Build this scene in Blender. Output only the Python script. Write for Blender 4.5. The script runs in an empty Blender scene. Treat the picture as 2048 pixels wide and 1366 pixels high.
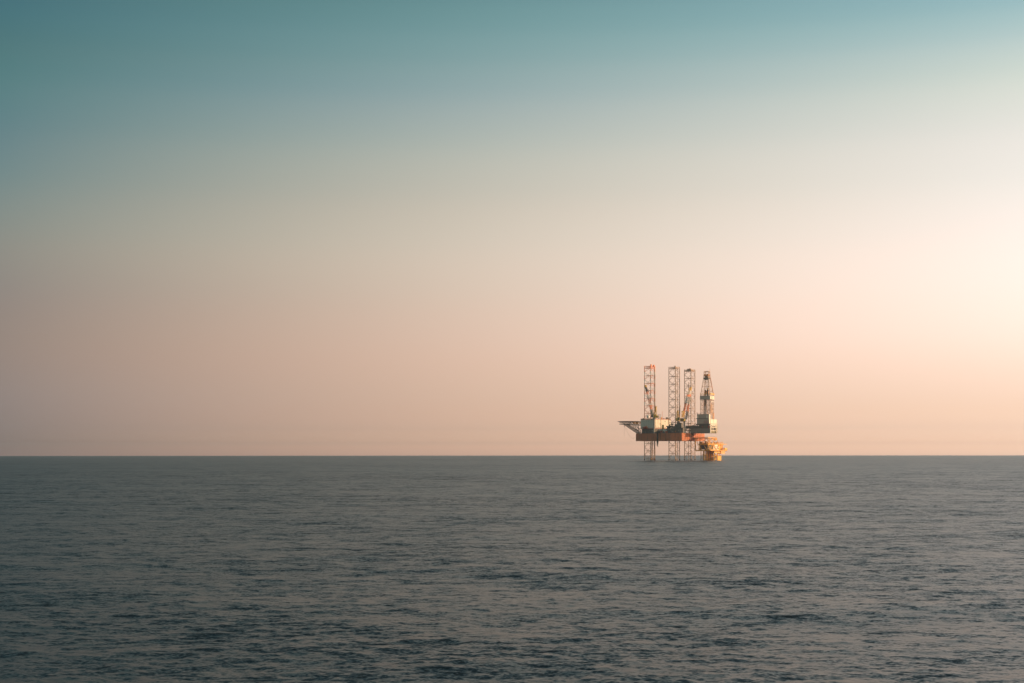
import bpy, bmesh, math, random
import numpy as np
from mathutils import Vector, Matrix
R_ = math.radians
random.seed(4)
rng = np.random.default_rng(11)
scn = bpy.context.scene
col = scn.collection

# ------------------------------------------------------------------ camera
CAM_H = 7.0
F = 2845.0                      # focal length in photo pixels (50 mm on 36 mm)
HV = 906.8                      # level line of the lens in photo pixels
cam_d = bpy.data.cameras.new("camera")
cam_d.lens = 50.0
cam_d.sensor_width = 36.0
cam_d.shift_y = (HV - 683.0) / 2048.0
cam_d.clip_start = 0.5
cam_d.clip_end = 60000
cam = bpy.data.objects.new("camera", cam_d)
cam.location = (0, 0, CAM_H)
cam.rotation_euler = (R_(90), R_(0.034), 0)
col.objects.link(cam)
scn.camera = cam

SUN_AZ, SUN_EL = 90.0, 9.5      # azimuth to the right of the view direction

# ------------------------------------------------------------------ render
scn.view_settings.view_transform = 'Standard'
scn.view_settings.look = 'None'
scn.view_settings.gamma = 1
scn.view_settings.exposure = 0
scn.cycles.volume_bounces = 0
scn.cycles.max_bounces = 6
scn.cycles.use_denoising = True
scn.cycles.denoiser = 'OPENIMAGEDENOISE'
scn.cycles.denoising_input_passes = 'RGB_ALBEDO_NORMAL'
scn.cycles.use_adaptive_sampling = False
scn.cycles.filter_width = 1.5

# ------------------------------------------------------------------ sky
SKY = [
(-3.0, [(0.225, 0.185, 0.165), (0.55, 0.37, 0.272), (0.8, 0.545, 0.4)]),
(0.04, [(0.386, 0.212, 0.177), (1.176, 0.645, 0.431), (1.747, 1.016, 0.69)]),
(0.34, [(0.359, 0.219, 0.175), (1.267, 0.706, 0.449), (1.814, 1.05, 0.685)]),
(0.74, [(0.319, 0.23, 0.2), (0.891, 0.557, 0.389), (1.243, 0.807, 0.583)]),
(1.24, [(0.308, 0.232, 0.206), (0.825, 0.529, 0.38), (1.164, 0.778, 0.565)]),
(2.15, [(0.311, 0.24, 0.216), (0.78, 0.524, 0.39), (1.103, 0.776, 0.592)]),
(4.16, [(0.317, 0.238, 0.204), (0.792, 0.554, 0.431), (1.176, 0.883, 0.733)]),
(6.15, [(0.288, 0.24, 0.21), (0.758, 0.581, 0.466), (1.181, 0.945, 0.827)]),
(8.14, [(0.266, 0.262, 0.226), (0.7, 0.589, 0.483), (1.085, 0.924, 0.832)]),
(10.1, [(0.192, 0.247, 0.234), (0.595, 0.54, 0.452), (0.931, 0.859, 0.785)]),
(12.04, [(0.131, 0.218, 0.227), (0.475, 0.491, 0.434), (0.827, 0.791, 0.727)]),
(13.95, [(0.09, 0.197, 0.203), (0.334, 0.415, 0.406), (0.665, 0.707, 0.633)]),
(15.27, [(0.071, 0.173, 0.181), (0.246, 0.366, 0.367), (0.498, 0.607, 0.583)]),
(16.48, [(0.055, 0.156, 0.177), (0.183, 0.323, 0.331), (0.34, 0.508, 0.525)]),
(17.68, [(0.054, 0.138, 0.158), (0.138, 0.272, 0.287), (0.265, 0.425, 0.475)]),
(25.0, [(0.058, 0.128, 0.155), (0.1, 0.19, 0.23), (0.21, 0.33, 0.38)]),
(45.0, [(0.042, 0.085, 0.118), (0.062, 0.11, 0.15), (0.11, 0.165, 0.21)]),
(90.0, [(0.05, 0.095, 0.13), (0.05, 0.095, 0.13), (0.05, 0.095, 0.13)]),
]
NISHITA = 0.012
GLOW_AZ = 78.0
BACK_FILL = (1.6, 1.15, .7)           # unseen sky behind the camera, brightened and warmed to fill the shaded faces
w = bpy.data.worlds.new("World")
scn.world = w
w.use_nodes = True
nt = w.node_tree
nt.nodes.clear()
def N(t, **kw):
    n = nt.nodes.new(t)
    for k, v in kw.items():
        setattr(n, k, v)
    return n
def mth(op, a, b=None, c=None, clamp=False):
    n = N('ShaderNodeMath', operation=op, use_clamp=clamp)
    for i, v in enumerate((a, b, c)):
        if v is None: continue
        if isinstance(v, (int, float)): n.inputs[i].default_value = v
        else: nt.links.new(v, n.inputs[i])
    return n.outputs[0]
def vmth(op, a, b=None, scale=None):
    n = N('ShaderNodeVectorMath', operation=op)
    for i, v in enumerate((a, b)):
        if v is None: continue
        if isinstance(v, (tuple, list)): n.inputs[i].default_value = v
        else: nt.links.new(v, n.inputs[i])
    if scale is not None:
        if isinstance(scale, (int, float)): n.inputs['Scale'].default_value = scale
        else: nt.links.new(scale, n.inputs['Scale'])
    return n.outputs[0]
tc = N('ShaderNodeTexCoord')
sep = N('ShaderNodeSeparateXYZ')
nt.links.new(tc.outputs['Generated'], sep.inputs[0])
el = mth('MULTIPLY', mth('ARCSINE', sep.outputs[2]), 180 / math.pi)
az = mth('ARCTAN2', sep.outputs[0], sep.outputs[1])
q = mth('COSINE', mth('SUBTRACT', az, R_(GLOW_AZ)))
s = mth('DIVIDE', mth('SUBTRACT', q, math.cos(R_(GLOW_AZ))), 0.33)
s = mth('MINIMUM', mth('MAXIMUM', s, -1.12), 1.25)
t = mth('DIVIDE', mth('ADD', el, 3.0), 93.0)
ramps = []
for k in range(3):
    r = N('ShaderNodeValToRGB')
    cr = r.color_ramp
    cr.interpolation = 'CARDINAL'
    while len(cr.elements) < len(SKY): cr.elements.new(0.5)
    for e, (e_el, cs) in zip(cr.elements, SKY):
        pass
    for i, (e_el, cs) in enumerate(SKY):
        cr.elements[i].position = (e_el + 3.0) / 93.0
    for i, (e_el, cs) in enumerate(SKY):
        cr.elements[i].color = tuple(v * .5 for v in cs[k]) + (1,)
    nt.links.new(t, r.inputs[0])
    ramps.append(r.outputs[0])
wL = mth('MULTIPLY', mth('MULTIPLY', s, mth('SUBTRACT', s, 1.0)), 0.5)
wC = mth('SUBTRACT', 1.0, mth('MULTIPLY', s, s))
wR = mth('MULTIPLY', mth('MULTIPLY', s, mth('ADD', s, 1.0)), 0.5)
acc = vmth('ADD', vmth('ADD', vmth('SCALE', ramps[0], scale=wL), vmth('SCALE', ramps[1], scale=wC)), vmth('SCALE', ramps[2], scale=wR))
acc = vmth('MAXIMUM', vmth('SCALE', acc, scale=2.0), (0.01, 0.02, 0.02))
# faint streaks of thin high cloud
mp = N('ShaderNodeMapping')
mp.inputs['Scale'].default_value = (2.2, 2.2, 5)
nt.links.new(tc.outputs['Generated'], mp.inputs['Vector'])
nz = N('ShaderNodeTexNoise')
nz.inputs['Scale'].default_value = 1.3
nz.inputs['Detail'].default_value = 3
nt.links.new(mp.outputs[0], nz.inputs['Vector'])
cl = mth('ADD', mth('MULTIPLY', mth('SUBTRACT', nz.outputs[0], 0.5), 0.012), 1.0)
acc = vmth('SCALE', acc, scale=cl)
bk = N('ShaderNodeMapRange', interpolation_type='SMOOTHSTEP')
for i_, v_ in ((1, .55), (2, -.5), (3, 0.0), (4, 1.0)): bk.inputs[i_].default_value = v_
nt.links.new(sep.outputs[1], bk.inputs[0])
tw = vmth('ADD', vmth('SCALE', BACK_FILL, scale=bk.outputs[0]), (1, 1, 1))
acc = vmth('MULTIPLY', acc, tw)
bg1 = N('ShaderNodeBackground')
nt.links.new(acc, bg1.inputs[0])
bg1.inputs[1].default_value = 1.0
sky = N('ShaderNodeTexSky', sky_type='NISHITA', sun_disc=False)
sky.sun_elevation = R_(SUN_EL)
sky.sun_rotation = R_(SUN_AZ)
sky.dust_density = 3.0
bg2 = N('ShaderNodeBackground')
nt.links.new(sky.outputs[0], bg2.inputs[0])
bg2.inputs[1].default_value = NISHITA
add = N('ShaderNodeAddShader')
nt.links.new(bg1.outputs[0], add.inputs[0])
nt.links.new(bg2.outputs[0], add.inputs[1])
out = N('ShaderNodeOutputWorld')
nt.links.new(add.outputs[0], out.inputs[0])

# ------------------------------------------------------------------ sun
sd = bpy.data.lights.new("sun", 'SUN')
sd.energy = 5.0
sd.angle = R_(0.53)
sd.color = (1.0, 0.63, 0.34)
sun = bpy.data.objects.new("sun", sd)
v_to_sun = Vector((math.sin(R_(SUN_AZ)) * math.cos(R_(SUN_EL)), math.cos(R_(SUN_AZ)) * math.cos(R_(SUN_EL)), math.sin(R_(SUN_EL))))
sun.rotation_euler = (-v_to_sun).to_track_quat('-Z', 'Y').to_euler()
sun.location = (300, 300, 300)
col.objects.link(sun)

# ------------------------------------------------------------------ materials
def material(name, rgb, rough=0.55, var=0.18, streak=None, metal=0.0, scale=0.35, spec=0.4):
    global nt
    m = bpy.data.materials.new(name)
    m.use_nodes = True
    nt = m.node_tree
    b = nt.nodes['Principled BSDF']
    b.inputs['Roughness'].default_value = rough
    b.inputs['Metallic'].default_value = metal
    b.inputs['Specular IOR Level'].default_value = spec
    tcn = N('ShaderNodeTexCoord')
    n1 = N('ShaderNodeTexNoise')
    n1.inputs['Scale'].default_value = scale
    n1.inputs['Detail'].default_value = 5
    n1.inputs['Roughness'].default_value = 0.65
    nt.links.new(tcn.outputs['Object'], n1.inputs['Vector'])
    f = mth('ADD', mth('MULTIPLY', mth('SUBTRACT', n1.outputs[0], 0.5), 2.6 * var), 1.0)
    c = vmth('SCALE', tuple(rgb), scale=f)
    if streak:
        srgb, lo, hi, sx = streak
        mpn = N('ShaderNodeMapping')
        mpn.inputs['Scale'].default_value = (sx, sx, sx * 0.09)
        nt.links.new(tcn.outputs['Object'], mpn.inputs['Vector'])
        n2 = N('ShaderNodeTexNoise')
        n2.inputs['Scale'].default_value = 1.0
        n2.inputs['Detail'].default_value = 4
        nt.links.new(mpn.outputs[0], n2.inputs['Vector'])
        mr = N('ShaderNodeMapRange')
        mr.inputs[1].default_value = lo
        mr.inputs[2].default_value = hi
        nt.links.new(n2.outputs[0], mr.inputs[0])
        mx = N('ShaderNodeMix', data_type='RGBA')
        nt.links.new(mr.outputs[0], mx.inputs[0])
        nt.links.new(c, mx.inputs[6])
        mx.inputs[7].default_value = tuple(srgb) + (1,)
        c = mx.outputs[2]
    nt.links.new(c, b.inputs['Base Color'])
    return m
RUST = (.16, .075, .04)
M = dict(
    hull=material('hull_red_paint', (.56, .175, .07), .5, .2, ((.24, .10, .06), .5, .72, .5)),
    leg=material('leg_steel', (.48, .31, .21), .55, .25),
    leg_oxide=material('leg_red_oxide', (.85, .40, .22), .55, .2),
    tan=material('derrick_tan_steel', (.60, .38, .24), .55, .2),
    leg_red=material('leg_red_band', (.95, .33, .14), .5, .15),
    leg_white=material('leg_white_band', (.75, .70, .62), .5, .12),
    white=material('white_wall_paint', (.84, .77, .65), .5, .08, ((.50, .36, .22), .56, .82, .7)),
    beam=material('cantilever_beam_grey', (.25, .22, .195), .55, .12, (RUST, .66, .9, .6)),
    grey=material('grey_wall_paint', (.44, .39, .34), .55, .1, (RUST, .66, .9, .6)),
    dark=material('dark_grey_steel', (.125, .112, .10), .6, .25),
    black=material('black_rubber', (.03, .03, .032), .6, .2),
    deck=material('deck_green_grey', (.13, .14, .12), .7, .2),
    heli=material('helideck_steel', (.085, .075, .065), .6, .2),
    yellow=material('crane_yellow_paint', (.78, .47, .09), .5, .15, (RUST, .62, .9, .8)),
    orange=material('orange_paint', (.85, .33, .06), .45, .1),
    red=material('red_paint', (.55, .08, .04), .5, .15),
    wyellow=material('platform_yellow_paint', (.95, .46, .035), .5, .16, ((.45, .16, .03), .6, .85, .7)),
    wrust=material('platform_rusty_steel', (.5, .25, .09), .6, .3),
    teal=material('teal_paint', (.10, .38, .36), .5, .1),
    glass=material('window_glass', (.05, .06, .065), .15, .1),
    dome=material('radome_white', (.8, .79, .76), .4, .04),
    cable=material('cable_steel', (.12, .10, .09), .6, .1),
    rope=material('rope_fibre', (.35, .25, .18), .8, .1),
    olive=material('olive_paint', (.20, .17, .09), .6, .2),
)
MI = list(M.keys())

# ------------------------------------------------------------------ mesh builder
class MB:
    def __init__(s): s.v, s.f, s.m = [], [], []
    def raw(s, vs, fs, m):
        o = len(s.v)
        s.v += [tuple(p) for p in vs]
        s.f += [tuple(i + o for i in f) for f in fs]
        s.m += [m] * len(fs)
    def obox(s, c, ax, m):
        c = Vector(c)
        X, Y, Z = [Vector(a) * .5 for a in ax]
        vs = [c + i * X + j * Y + k * Z for k in (-1, 1) for j in (-1, 1) for i in (-1, 1)]
        s.raw(vs, [(0, 2, 3, 1), (4, 5, 7, 6), (0, 1, 5, 4), (2, 6, 7, 3), (0, 4, 6, 2), (1, 3, 7, 5)], m)
    def box(s, x0, x1, y0, y1, z0, z1, m):
        s.obox(((x0 + x1) / 2, (y0 + y1) / 2, (z0 + z1) / 2), ((x1 - x0, 0, 0), (0, y1 - y0, 0), (0, 0, z1 - z0)), m)
    def bar(s, p, q, r, m, n=6, r2=None):
        p, q = Vector(p), Vector(q)
        d = q - p
        if d.length < 1e-6: return
        d.normalize()
        u = d.orthogonal().normalized()
        w_ = d.cross(u)
        r2 = r if r2 is None else r2
        vs = []
        for c, rr in ((p, r), (q, r2)):
            for i in range(n):
                a = 2 * math.pi * i / n
                vs.append(c + (u * math.cos(a) + w_ * math.sin(a)) * rr)
        fs = [(i, (i + 1) % n, n + (i + 1) % n, n + i) for i in range(n)]
        fs += [tuple(range(n - 1, -1, -1)), tuple(range(n, 2 * n))]
        s.raw(vs, fs, m)
    def tube(s, pts, r, m, n=5):
        for a, b in zip(pts[:-1], pts[1:]): s.bar(a, b, r, m, n)
    def beam(s, p, q, wd, h, m, up=(0, 0, 1)):
        p, q = Vector(p), Vector(q)
        d = q - p
        L = d.length
        d.normalize()
        side = d.cross(Vector(up))
        if side.length < 1e-4: side = d.orthogonal()
        side.normalize()
        u = side.cross(d)
        s.obox((p + q) / 2, (d * L, side * wd, u * h), m)
    def prism(s, poly, z0, z1, m):
        n = len(poly)
        ar = sum(poly[i][0] * poly[(i + 1) % n][1] - poly[(i + 1) % n][0] * poly[i][1] for i in range(n))
        if ar < 0: poly = poly[::-1]
        vs = [(x, y, z0) for x, y in poly] + [(x, y, z1) for x, y in poly]
        fs = [tuple(range(n - 1, -1, -1)), tuple(range(n, 2 * n))]
        fs += [(i, (i + 1) % n, n + (i + 1) % n, n + i) for i in range(n)]
        s.raw(vs, fs, m)
    def ball(s, c, rx, ry, rz, m, nu=14, nv=9, lo=-math.pi / 2, ax=None):
        c = Vector(c)
        A = ax or (Vector((1, 0, 0)), Vector((0, 1, 0)), Vector((0, 0, 1)))
        vs = []
        for j in range(nv + 1):
            t_ = lo + (math.pi / 2 - lo) * j / nv
            for i in range(nu):
                a = 2 * math.pi * i / nu
                vs.append(c + A[0] * (rx * math.cos(t_) * math.cos(a)) + A[1] * (ry * math.cos(t_) * math.sin(a)) + A[2] * (rz * math.sin(t_)))
        fs = [(j * nu + i, j * nu + (i + 1) % nu, (j + 1) * nu + (i + 1) % nu, (j + 1) * nu + i) for j in range(nv) for i in range(nu)]
        s.raw(vs, fs, m)
    def truss(s, p, q, w0, w1, n, rc, rb, mats, up=(0, 0, 1)):
        """square lattice boom from p to q; mats: material per bay"""
        p, q = Vector(p), Vector(q)
        d = (q - p).normalized()
        side = d.cross(Vector(up)).normalized()
        u = side.cross(d)
        pos = lambda k, i: p + (q - p) * (k / n) + (side * (1, 1, -1, -1)[i % 4] + u * (1, -1, -1, 1)[i % 4]) * .5 * (w0 + (w1 - w0) * k / n)
        for k in range(n):
            m = mats[k] if isinstance(mats, (list, tuple)) else mats
            for i in range(4):
                s.bar(pos(k, i), pos(k + 1, i), rc, m, 5)
                s.bar(pos(k, i), pos(k + 1, i + 1) if k % 2 == 0 else pos(k + 1, i + 1), rb, m, 4)
                s.bar(pos(k + 1, i), pos(k + 1, i + 1), rb, m, 4)
    def rail(s, pts, z, m, h=1.1, r=.04, closed=False, step=1.8):
        P = list(pts) + ([pts[0]] if closed else [])
        for a, b in zip(P[:-1], P[1:]):
            a, b = Vector((a[0], a[1], z)), Vector((b[0], b[1], z))
            n = max(1, int((b - a).length / step))
            for k in range(n + 1):
                c = a + (b - a) * k / n
                s.bar(c, c + Vector((0, 0, h)), r, m, 4)
            for hh in (h, h * .5):
                s.bar(a + Vector((0, 0, hh)), b + Vector((0, 0, hh)), r, m, 4)
    def build(s, name, parent=None, smooth=False, label=None):
        me = bpy.data.meshes.new(name)
        me.from_pydata(s.v, [], s.f)
        used = []
        for k in s.m:
            if k not in used: used.append(k)
        for k in used: me.materials.append(M[k])
        me.polygons.foreach_set('material_index', [used.index(k) for k in s.m])
        bm = bmesh.new()
        bm.from_mesh(me)
        bmesh.ops.recalc_face_normals(bm, faces=bm.faces)
        bm.to_mesh(me)
        bm.free()
        if smooth:
            me.polygons.foreach_set('use_smooth', [True] * len(me.polygons))
        o = bpy.data.objects.new(name, me)
        col.objects.link(o)
        if parent is not None: o.parent = parent
        if label: o['label'] = label
        return o
def build_each(mb, name, parent, label=None):
    n = len(mb.v)
    p = list(range(n))
    def find(i):
        while p[i] != i:
            p[i] = p[p[i]]
            i = p[i]
        return i
    for f in mb.f:
        for i in f[1:]: p[find(i)] = find(f[0])
    groups = {}
    for f, m in zip(mb.f, mb.m): groups.setdefault(find(f[0]), []).append((f, m))
    res = []
    for fs in groups.values():
        ids = sorted({i for f, _ in fs for i in f})
        mp = {i: k for k, i in enumerate(ids)}
        b_ = MB()
        b_.v = [mb.v[i] for i in ids]
        b_.f = [tuple(mp[i] for i in f) for f, _ in fs]
        b_.m = [m for _, m in fs]
        res.append(b_.build(name, parent, label=label))
    return res
def tag(o, label, cat, group=None):
    o['label'] = label
    o['category'] = cat
    if group: o['group'] = group
    return o
def empty(name, loc, rz):
    o = bpy.data.objects.new(name, None)
    o.empty_display_size = 5
    o.location = loc
    o.rotation_euler = (0, 0, rz)
    col.objects.link(o)
    return o

# ------------------------------------------------------------------ surveying: where a bearing meets a line of the rig
class Frame:
    def __init__(s, wx, wy, ang):
        s.o = (wx, wy)
        s.ang = ang
        s.a = (math.cos(ang), math.sin(ang))
        s.b = (-math.sin(ang), math.cos(ang))
    def world(s, x, y): return (s.o[0] + s.a[0] * x + s.b[0] * y, s.o[1] + s.a[1] * x + s.b[1] * y)
    def k(s, zu): return (1220 + zu * .15375 - 1024) / F
    def on(s, zu, p0, d):
        k = s.k(zu)
        w0 = s.world(*p0)
        dw = (s.a[0] * d[0] + s.b[0] * d[1], s.a[1] * d[0] + s.b[1] * d[1])
        t_ = (k * w0[1] - w0[0]) / (dw[0] - k * dw[1])
        return (p0[0] + d[0] * t_, p0[1] + d[1] * t_)
    def X(s, zu, y): return s.on(zu, (0, y), (1, 0))[0]
    def Y(s, zu, x): return s.on(zu, (x, 0), (0, 1))[1]
    def Z(s, zv, x, y):
        wy = s.world(x, y)[1]
        return CAM_H + (HV - (720 + zv * .15375)) / F * wy
RX, RY = 162.0, 1422.0
fr = Frame(RX, RY, R_(-29.5))
rig = empty('jack_up_rig', (RX, RY, -.16), R_(-29.5))
tag(rig, 'large jack up drilling rig with red hull on three lattice legs standing in the sea', 'oil rig')
X, Y, Z = fr.X, fr.Y, fr.Z
def xyz(zu, zv, x=None, y=None):
    if x is None: x = X(zu, y)
    else: y = Y(zu, x)
    return (x, y, Z(zv, x, y))

# ---- hull
HB, HT = 19.7, 27.3
Kp, Bp = (.5, -10.0), (-47.1, 11.85)
poly = [(12.7, -10), Kp, Bp, (-47.1, 27.85), (.5, 49.7), (12.7, 49.7)]
mb = MB(); mb.prism(poly, HB, HT, 'hull')
hull = mb.build('hull', rig)
mb = MB()
ed = Vector((Bp[0] - Kp[0], Bp[1] - Kp[1])); ed.normalize()
nin = Vector((-ed.y, ed.x))
if nin.y < 0: nin = -nin
dd = (ed.x, ed.y)
def edge(zu, inset):
    p0 = (Kp[0] + nin.x * inset, Kp[1] + nin.y * inset)
    return fr.on(zu, p0, dd)
# rubbing strake, bulwark and pipes along the shaded side and stern
for zz, hh in ((HB + .25, .3), (HT - .25, .35)):
    mb.beam((12.75, -10.08, zz), (.5, -10.08, zz), .2, hh, 'hull')
    mb.beam((.45, -10.06, zz), (Bp[0], Bp[1] - .06, zz), .2, hh, 'hull')
    mb.beam((12.78, -10, zz), (12.78, 49.7, zz), .16, hh, 'hull')
mb.build('strake', hull)
mb = MB(); mb.prism([(12.2, -9.5), (.4, -9.5), (-46.6, 12.3), (-46.6, 27.4), (.4, 49.2), (12.2, 49.2)], HT + .004, HT + .06, 'deck')
mb.build('main_deck', hull)
mb = MB(); mb.rail([(12.5, 9), (12.5, -9.8), (.5, -9.8), (-46.9, 12), (-46.9, 27.6)], HT, 'dark', 1.15, .06)
mb.build('deck_rail', hull)
mb = MB()
for k in range(9):                      # lit fittings on the stern plate
    yy = -8 + k * 5.6
    mb.box(12.88, 13.05, yy, yy + .35, HB + .6, HT - .5, 'hull')
build_each(mb, 'stern_fender', hull)

# ---- legs
BAY = 7.69
RL = 6.2
def leg(cx, cy, zref, ztop, banded, extra):
    ch = [(cx + RL * math.cos(a), cy + RL * math.sin(a)) for a in (math.pi, math.pi / 3, -math.pi / 3)]
    z0 = -4.0
    lv = []
    z = zref
    while z < ztop - 1.5: z += BAY
    z -= BAY
    while z > z0: lv.append(z); z -= BAY
    lv.append(z)
    def paint(z):
        if not banded or z < 24: return 'leg'
        if z < zref - 4.3 * BAY: return 'leg_oxide'
        ph = ((z - zref) / BAY) % 1.0
        return 'leg_red' if ph > .55 or z > zref + BAY * .97 - .2 else 'leg_white'
    mb = MB()
    for i in range(3):
        A, B = ch[i], ch[(i + 1) % 3]
        mid = ((A[0] + B[0]) / 2, (A[1] + B[1]) / 2)
        for z in lv:
            m = ('leg_red' if z > zref - 4 * BAY else 'leg_oxide' if z > 24 else 'leg') if banded else 'leg'
            mb.bar((*A, z), (*B, z), .17, m)
            mb.ball((*mid, z), .24, .24, .2, m, 6, 4)
            for P in (A, B):
                if z + BAY / 2 < ztop:
                    pm = paint(z + .1 * BAY); 
                    mb.bar((*mid, z), (*P, z + BAY / 2), .135, 'leg' if not banded else paint(z + BAY * .25))
                mb.bar((*mid, z), (*P, z - BAY / 2), .135, 'leg' if not banded else paint(z - BAY * .25))
            # inner horizontal
            C = ch[(i + 2) % 3]
            m2 = ((B[0] + C[0]) / 2, (B[1] + C[1]) / 2)
            mb.bar((*mid, z), (*m2, z), .1, m, 4)
    o = mb.build('leg', rig)
    for x_, y_ in ch:
        mb = MB()
        cuts = [z0]
        z = z0
        while z < ztop:
            z = min(ztop, z + BAY * .05) if banded and z > zref - 5 * BAY else min(ztop, z + BAY)
            cuts.append(z)
        a = cuts[0]
        for k in range(len(cuts) - 1):
            if k + 2 == len(cuts) or paint((cuts[k] + cuts[k + 1]) / 2) != paint((cuts[k + 1] + cuts[k + 2]) / 2):
                mb.bar((x_, y_, a), (x_, y_, cuts[k + 1]), .36, paint((cuts[k] + cuts[k + 1]) / 2), 8)
                a = cuts[k + 1]
        mb.bar((x_, y_, -3), (x_, y_, 1.3), .46, 'black', 8)
        d = Vector((x_ - cx, y_ - cy)).normalized()
        # rack plate running up the chord, toothed edge
        t_ = Vector((-d.y, d.x))
        zz = z0
        while zz < ztop - .6:
            for sg in (-1, 1):
                c = Vector((x_, y_)) + t_ * sg * .44
                mb.obox((c.x, c.y, zz + .3), ((d.x * .14, d.y * .14, 0), (t_.x * .2, t_.y * .2, 0), (0, 0, .36)), paint(zz))
            zz += 1.28
        mb.build('chord', o)
    mb = MB()
    zt = ztop - .9
    for i in range(3):
        A, B = ch[i], ch[(i + 1) % 3]
        mp_ = 'leg_red' if banded else 'leg'
        mb.beam((*A, zt), (*B, zt), .35, .45, mp_)
        mb.beam((*A, zt - 1.2), (*B, zt - 1.2), .2, .25, mp_)
        for k in range(1, 5):
            pa = Vector((*A, zt - 1.2)).lerp(Vector((*B, zt - 1.2)), k / 5)
            mb.bar(pa, pa + Vector((0, 0, 1.9)), .06, mp_, 4)
        mb.bar((*A, zt + .95), (*B, zt + .95), .06, mp_, 4)
    for e in extra:
        mb.box(cx + e[0] - e[2], cx + e[0] + e[2], cy + e[1] - e[2], cy + e[1] + e[2], zt, zt + e[3], mp_)
    mb.build('leg_top_frame', o)
    return o, ch
LM, chM = leg(.7, 0, 84.0, 93.6, False, [(2.2, -4, .45, 1.7)])
LR, chR = leg(1.0, 39.7, 83.8, 93.1, False, [(-1.0, -1.2, 1.2, 1.4), (1.2, -3, .5, 1.9)])
LL, chL = leg(-34.9, 19.85, 86.6, 96.7, True, [(2.5, -3, .6, 2.2), (4.2, 0, .7, 1.8)])
# raw water towers and leg ladders
for o, cx, cy, dx, dy, r, ztop, m in ((LL, -34.9, 19.85, 3.3, -2.2, .5, 27, 'leg'), (LL, -34.9, 19.85, 4.4, 1.0, .3, 96, 'leg'),
                                   (LM, 0, 0, 3.0, -3.0, .42, 27, 'leg'), (LM, 0, 0, 4.2, -1.2, .22, 92, 'leg'),
                                   (LR, 0, 39.7, -.2, -1.0, .28, 80, 'leg')):
    mb = MB(); mb.bar((cx + dx, cy + dy, -4), (cx + dx, cy + dy, ztop), r, m, 8)
    z = 0
    while z < ztop - 1:
        mb.bar((cx + dx, cy + dy, z), (cx + dx, cy + dy, z + .35), r * 1.45, m, 8)
        z += BAY / 3
    mb.build('water_pipe' if ztop < 30 else 'leg_ladder', o)
mb = MB()
p = xyz(528, 1288, y=chL[2][1] - .6)
mb.box(p[0], p[0] + 2.6, p[1] - .2, p[1], p[2] - .5, p[2] + .5, 'orange')
mb.box(p[0] + 2.9, p[0] + 4.4, p[1] + .3, p[1] + .5, p[2] - .4, p[2] + .45, 'hull')
mb.build('leg_marker_board', LL)

# ---- jack houses round each leg
for ch, h, m in ((chM, 7.0, 'dark'), (chR, 7.0, 'dark'), (chL, 6.5, 'dark')):
    cx = sum(c[0] for c in ch) / 3; cy = sum(c[1] for c in ch) / 3
    mb = MB()
    for x_, y_ in ch:
        d = Vector((x_ - cx, y_ - cy)).normalized(); t_ = Vector((-d.y, d.x))
        for sg in (-1, 1):
            c = Vector((x_, y_)) + t_ * sg * 1.15
            mb.obox((c.x, c.y, HT + h / 2), ((d.x * 1.3, d.y * 1.3, 0), (t_.x * .95, t_.y * .95, 0), (0, 0, h)), m)
            for kk in range(4):
                mb.obox((c.x + d.x * .75, c.y + d.y * .75, HT + 1 + kk * 1.5), ((d.x * .3, d.y * .3, 0), (t_.x * .7, t_.y * .7, 0), (0, 0, .8)), m)
    for i in range(3):
        A, B = ch[i], ch[(i + 1) % 3]
        A = Vector(A).lerp(Vector((cx, cy)), .12); B = Vector(B).lerp(Vector((cx, cy)), .12)
        mb.beam((*A, HT + h - .5), (*B, HT + h - .5), .7, .9, m)
        mb.beam((*A, HT + h * .45), (*B, HT + h * .45), .4, .5, m)
        mb.bar((*A, HT + h * .45), (*A.lerp(B, .5), HT + h - .5), .2, m)
        mb.bar((*B, HT + h * .45), (*A.lerp(B, .5), HT + h - .5), .2, m)
    mb.build('jack_house', rig)

# ---- helideck on its bow truss
hx = X(250, 19.85); hz = Z(797, hx, 19.85)
RH = 11.6
oct_ = [(hx + RH * math.cos(R_(22.5 + 45 * i + 23)), 19.85 + RH * math.sin(R_(22.5 + 45 * i + 23))) for i in range(8)]
mb = MB(); mb.prism(oct_, hz - .55, hz, 'heli')
hd = mb.build('helideck', rig)
mb = MB()
for i in range(8):
    A, B = Vector(oct_[i]), Vector(oct_[(i + 1) % 8])
    cA = (A - Vector((hx, 19.85))).normalized() * 1.5; cB = (B - Vector((hx, 19.85))).normalized() * 1.5
    A2, B2 = A + cA, B + cB
    mb.bar((*A2, hz - .05), (*B2, hz - .05), .06, 'heli', 4)
    for k in range(9):
        a = A.lerp(B, k / 9); b = A2.lerp(B2, k / 9)
        mb.bar((*a, hz - .35), (*b, hz - .05), .05, 'heli', 4)
    for tt in (.35, .7):
        mb.bar((*A.lerp(A2, tt), hz - .3 + .2 * tt), (*B.lerp(B2, tt), hz - .3 + .2 * tt), .04, 'heli', 4)
mb.build('safety_net', hd)
mb = MB()
zb = Z(836, hx, 19.85)
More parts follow.
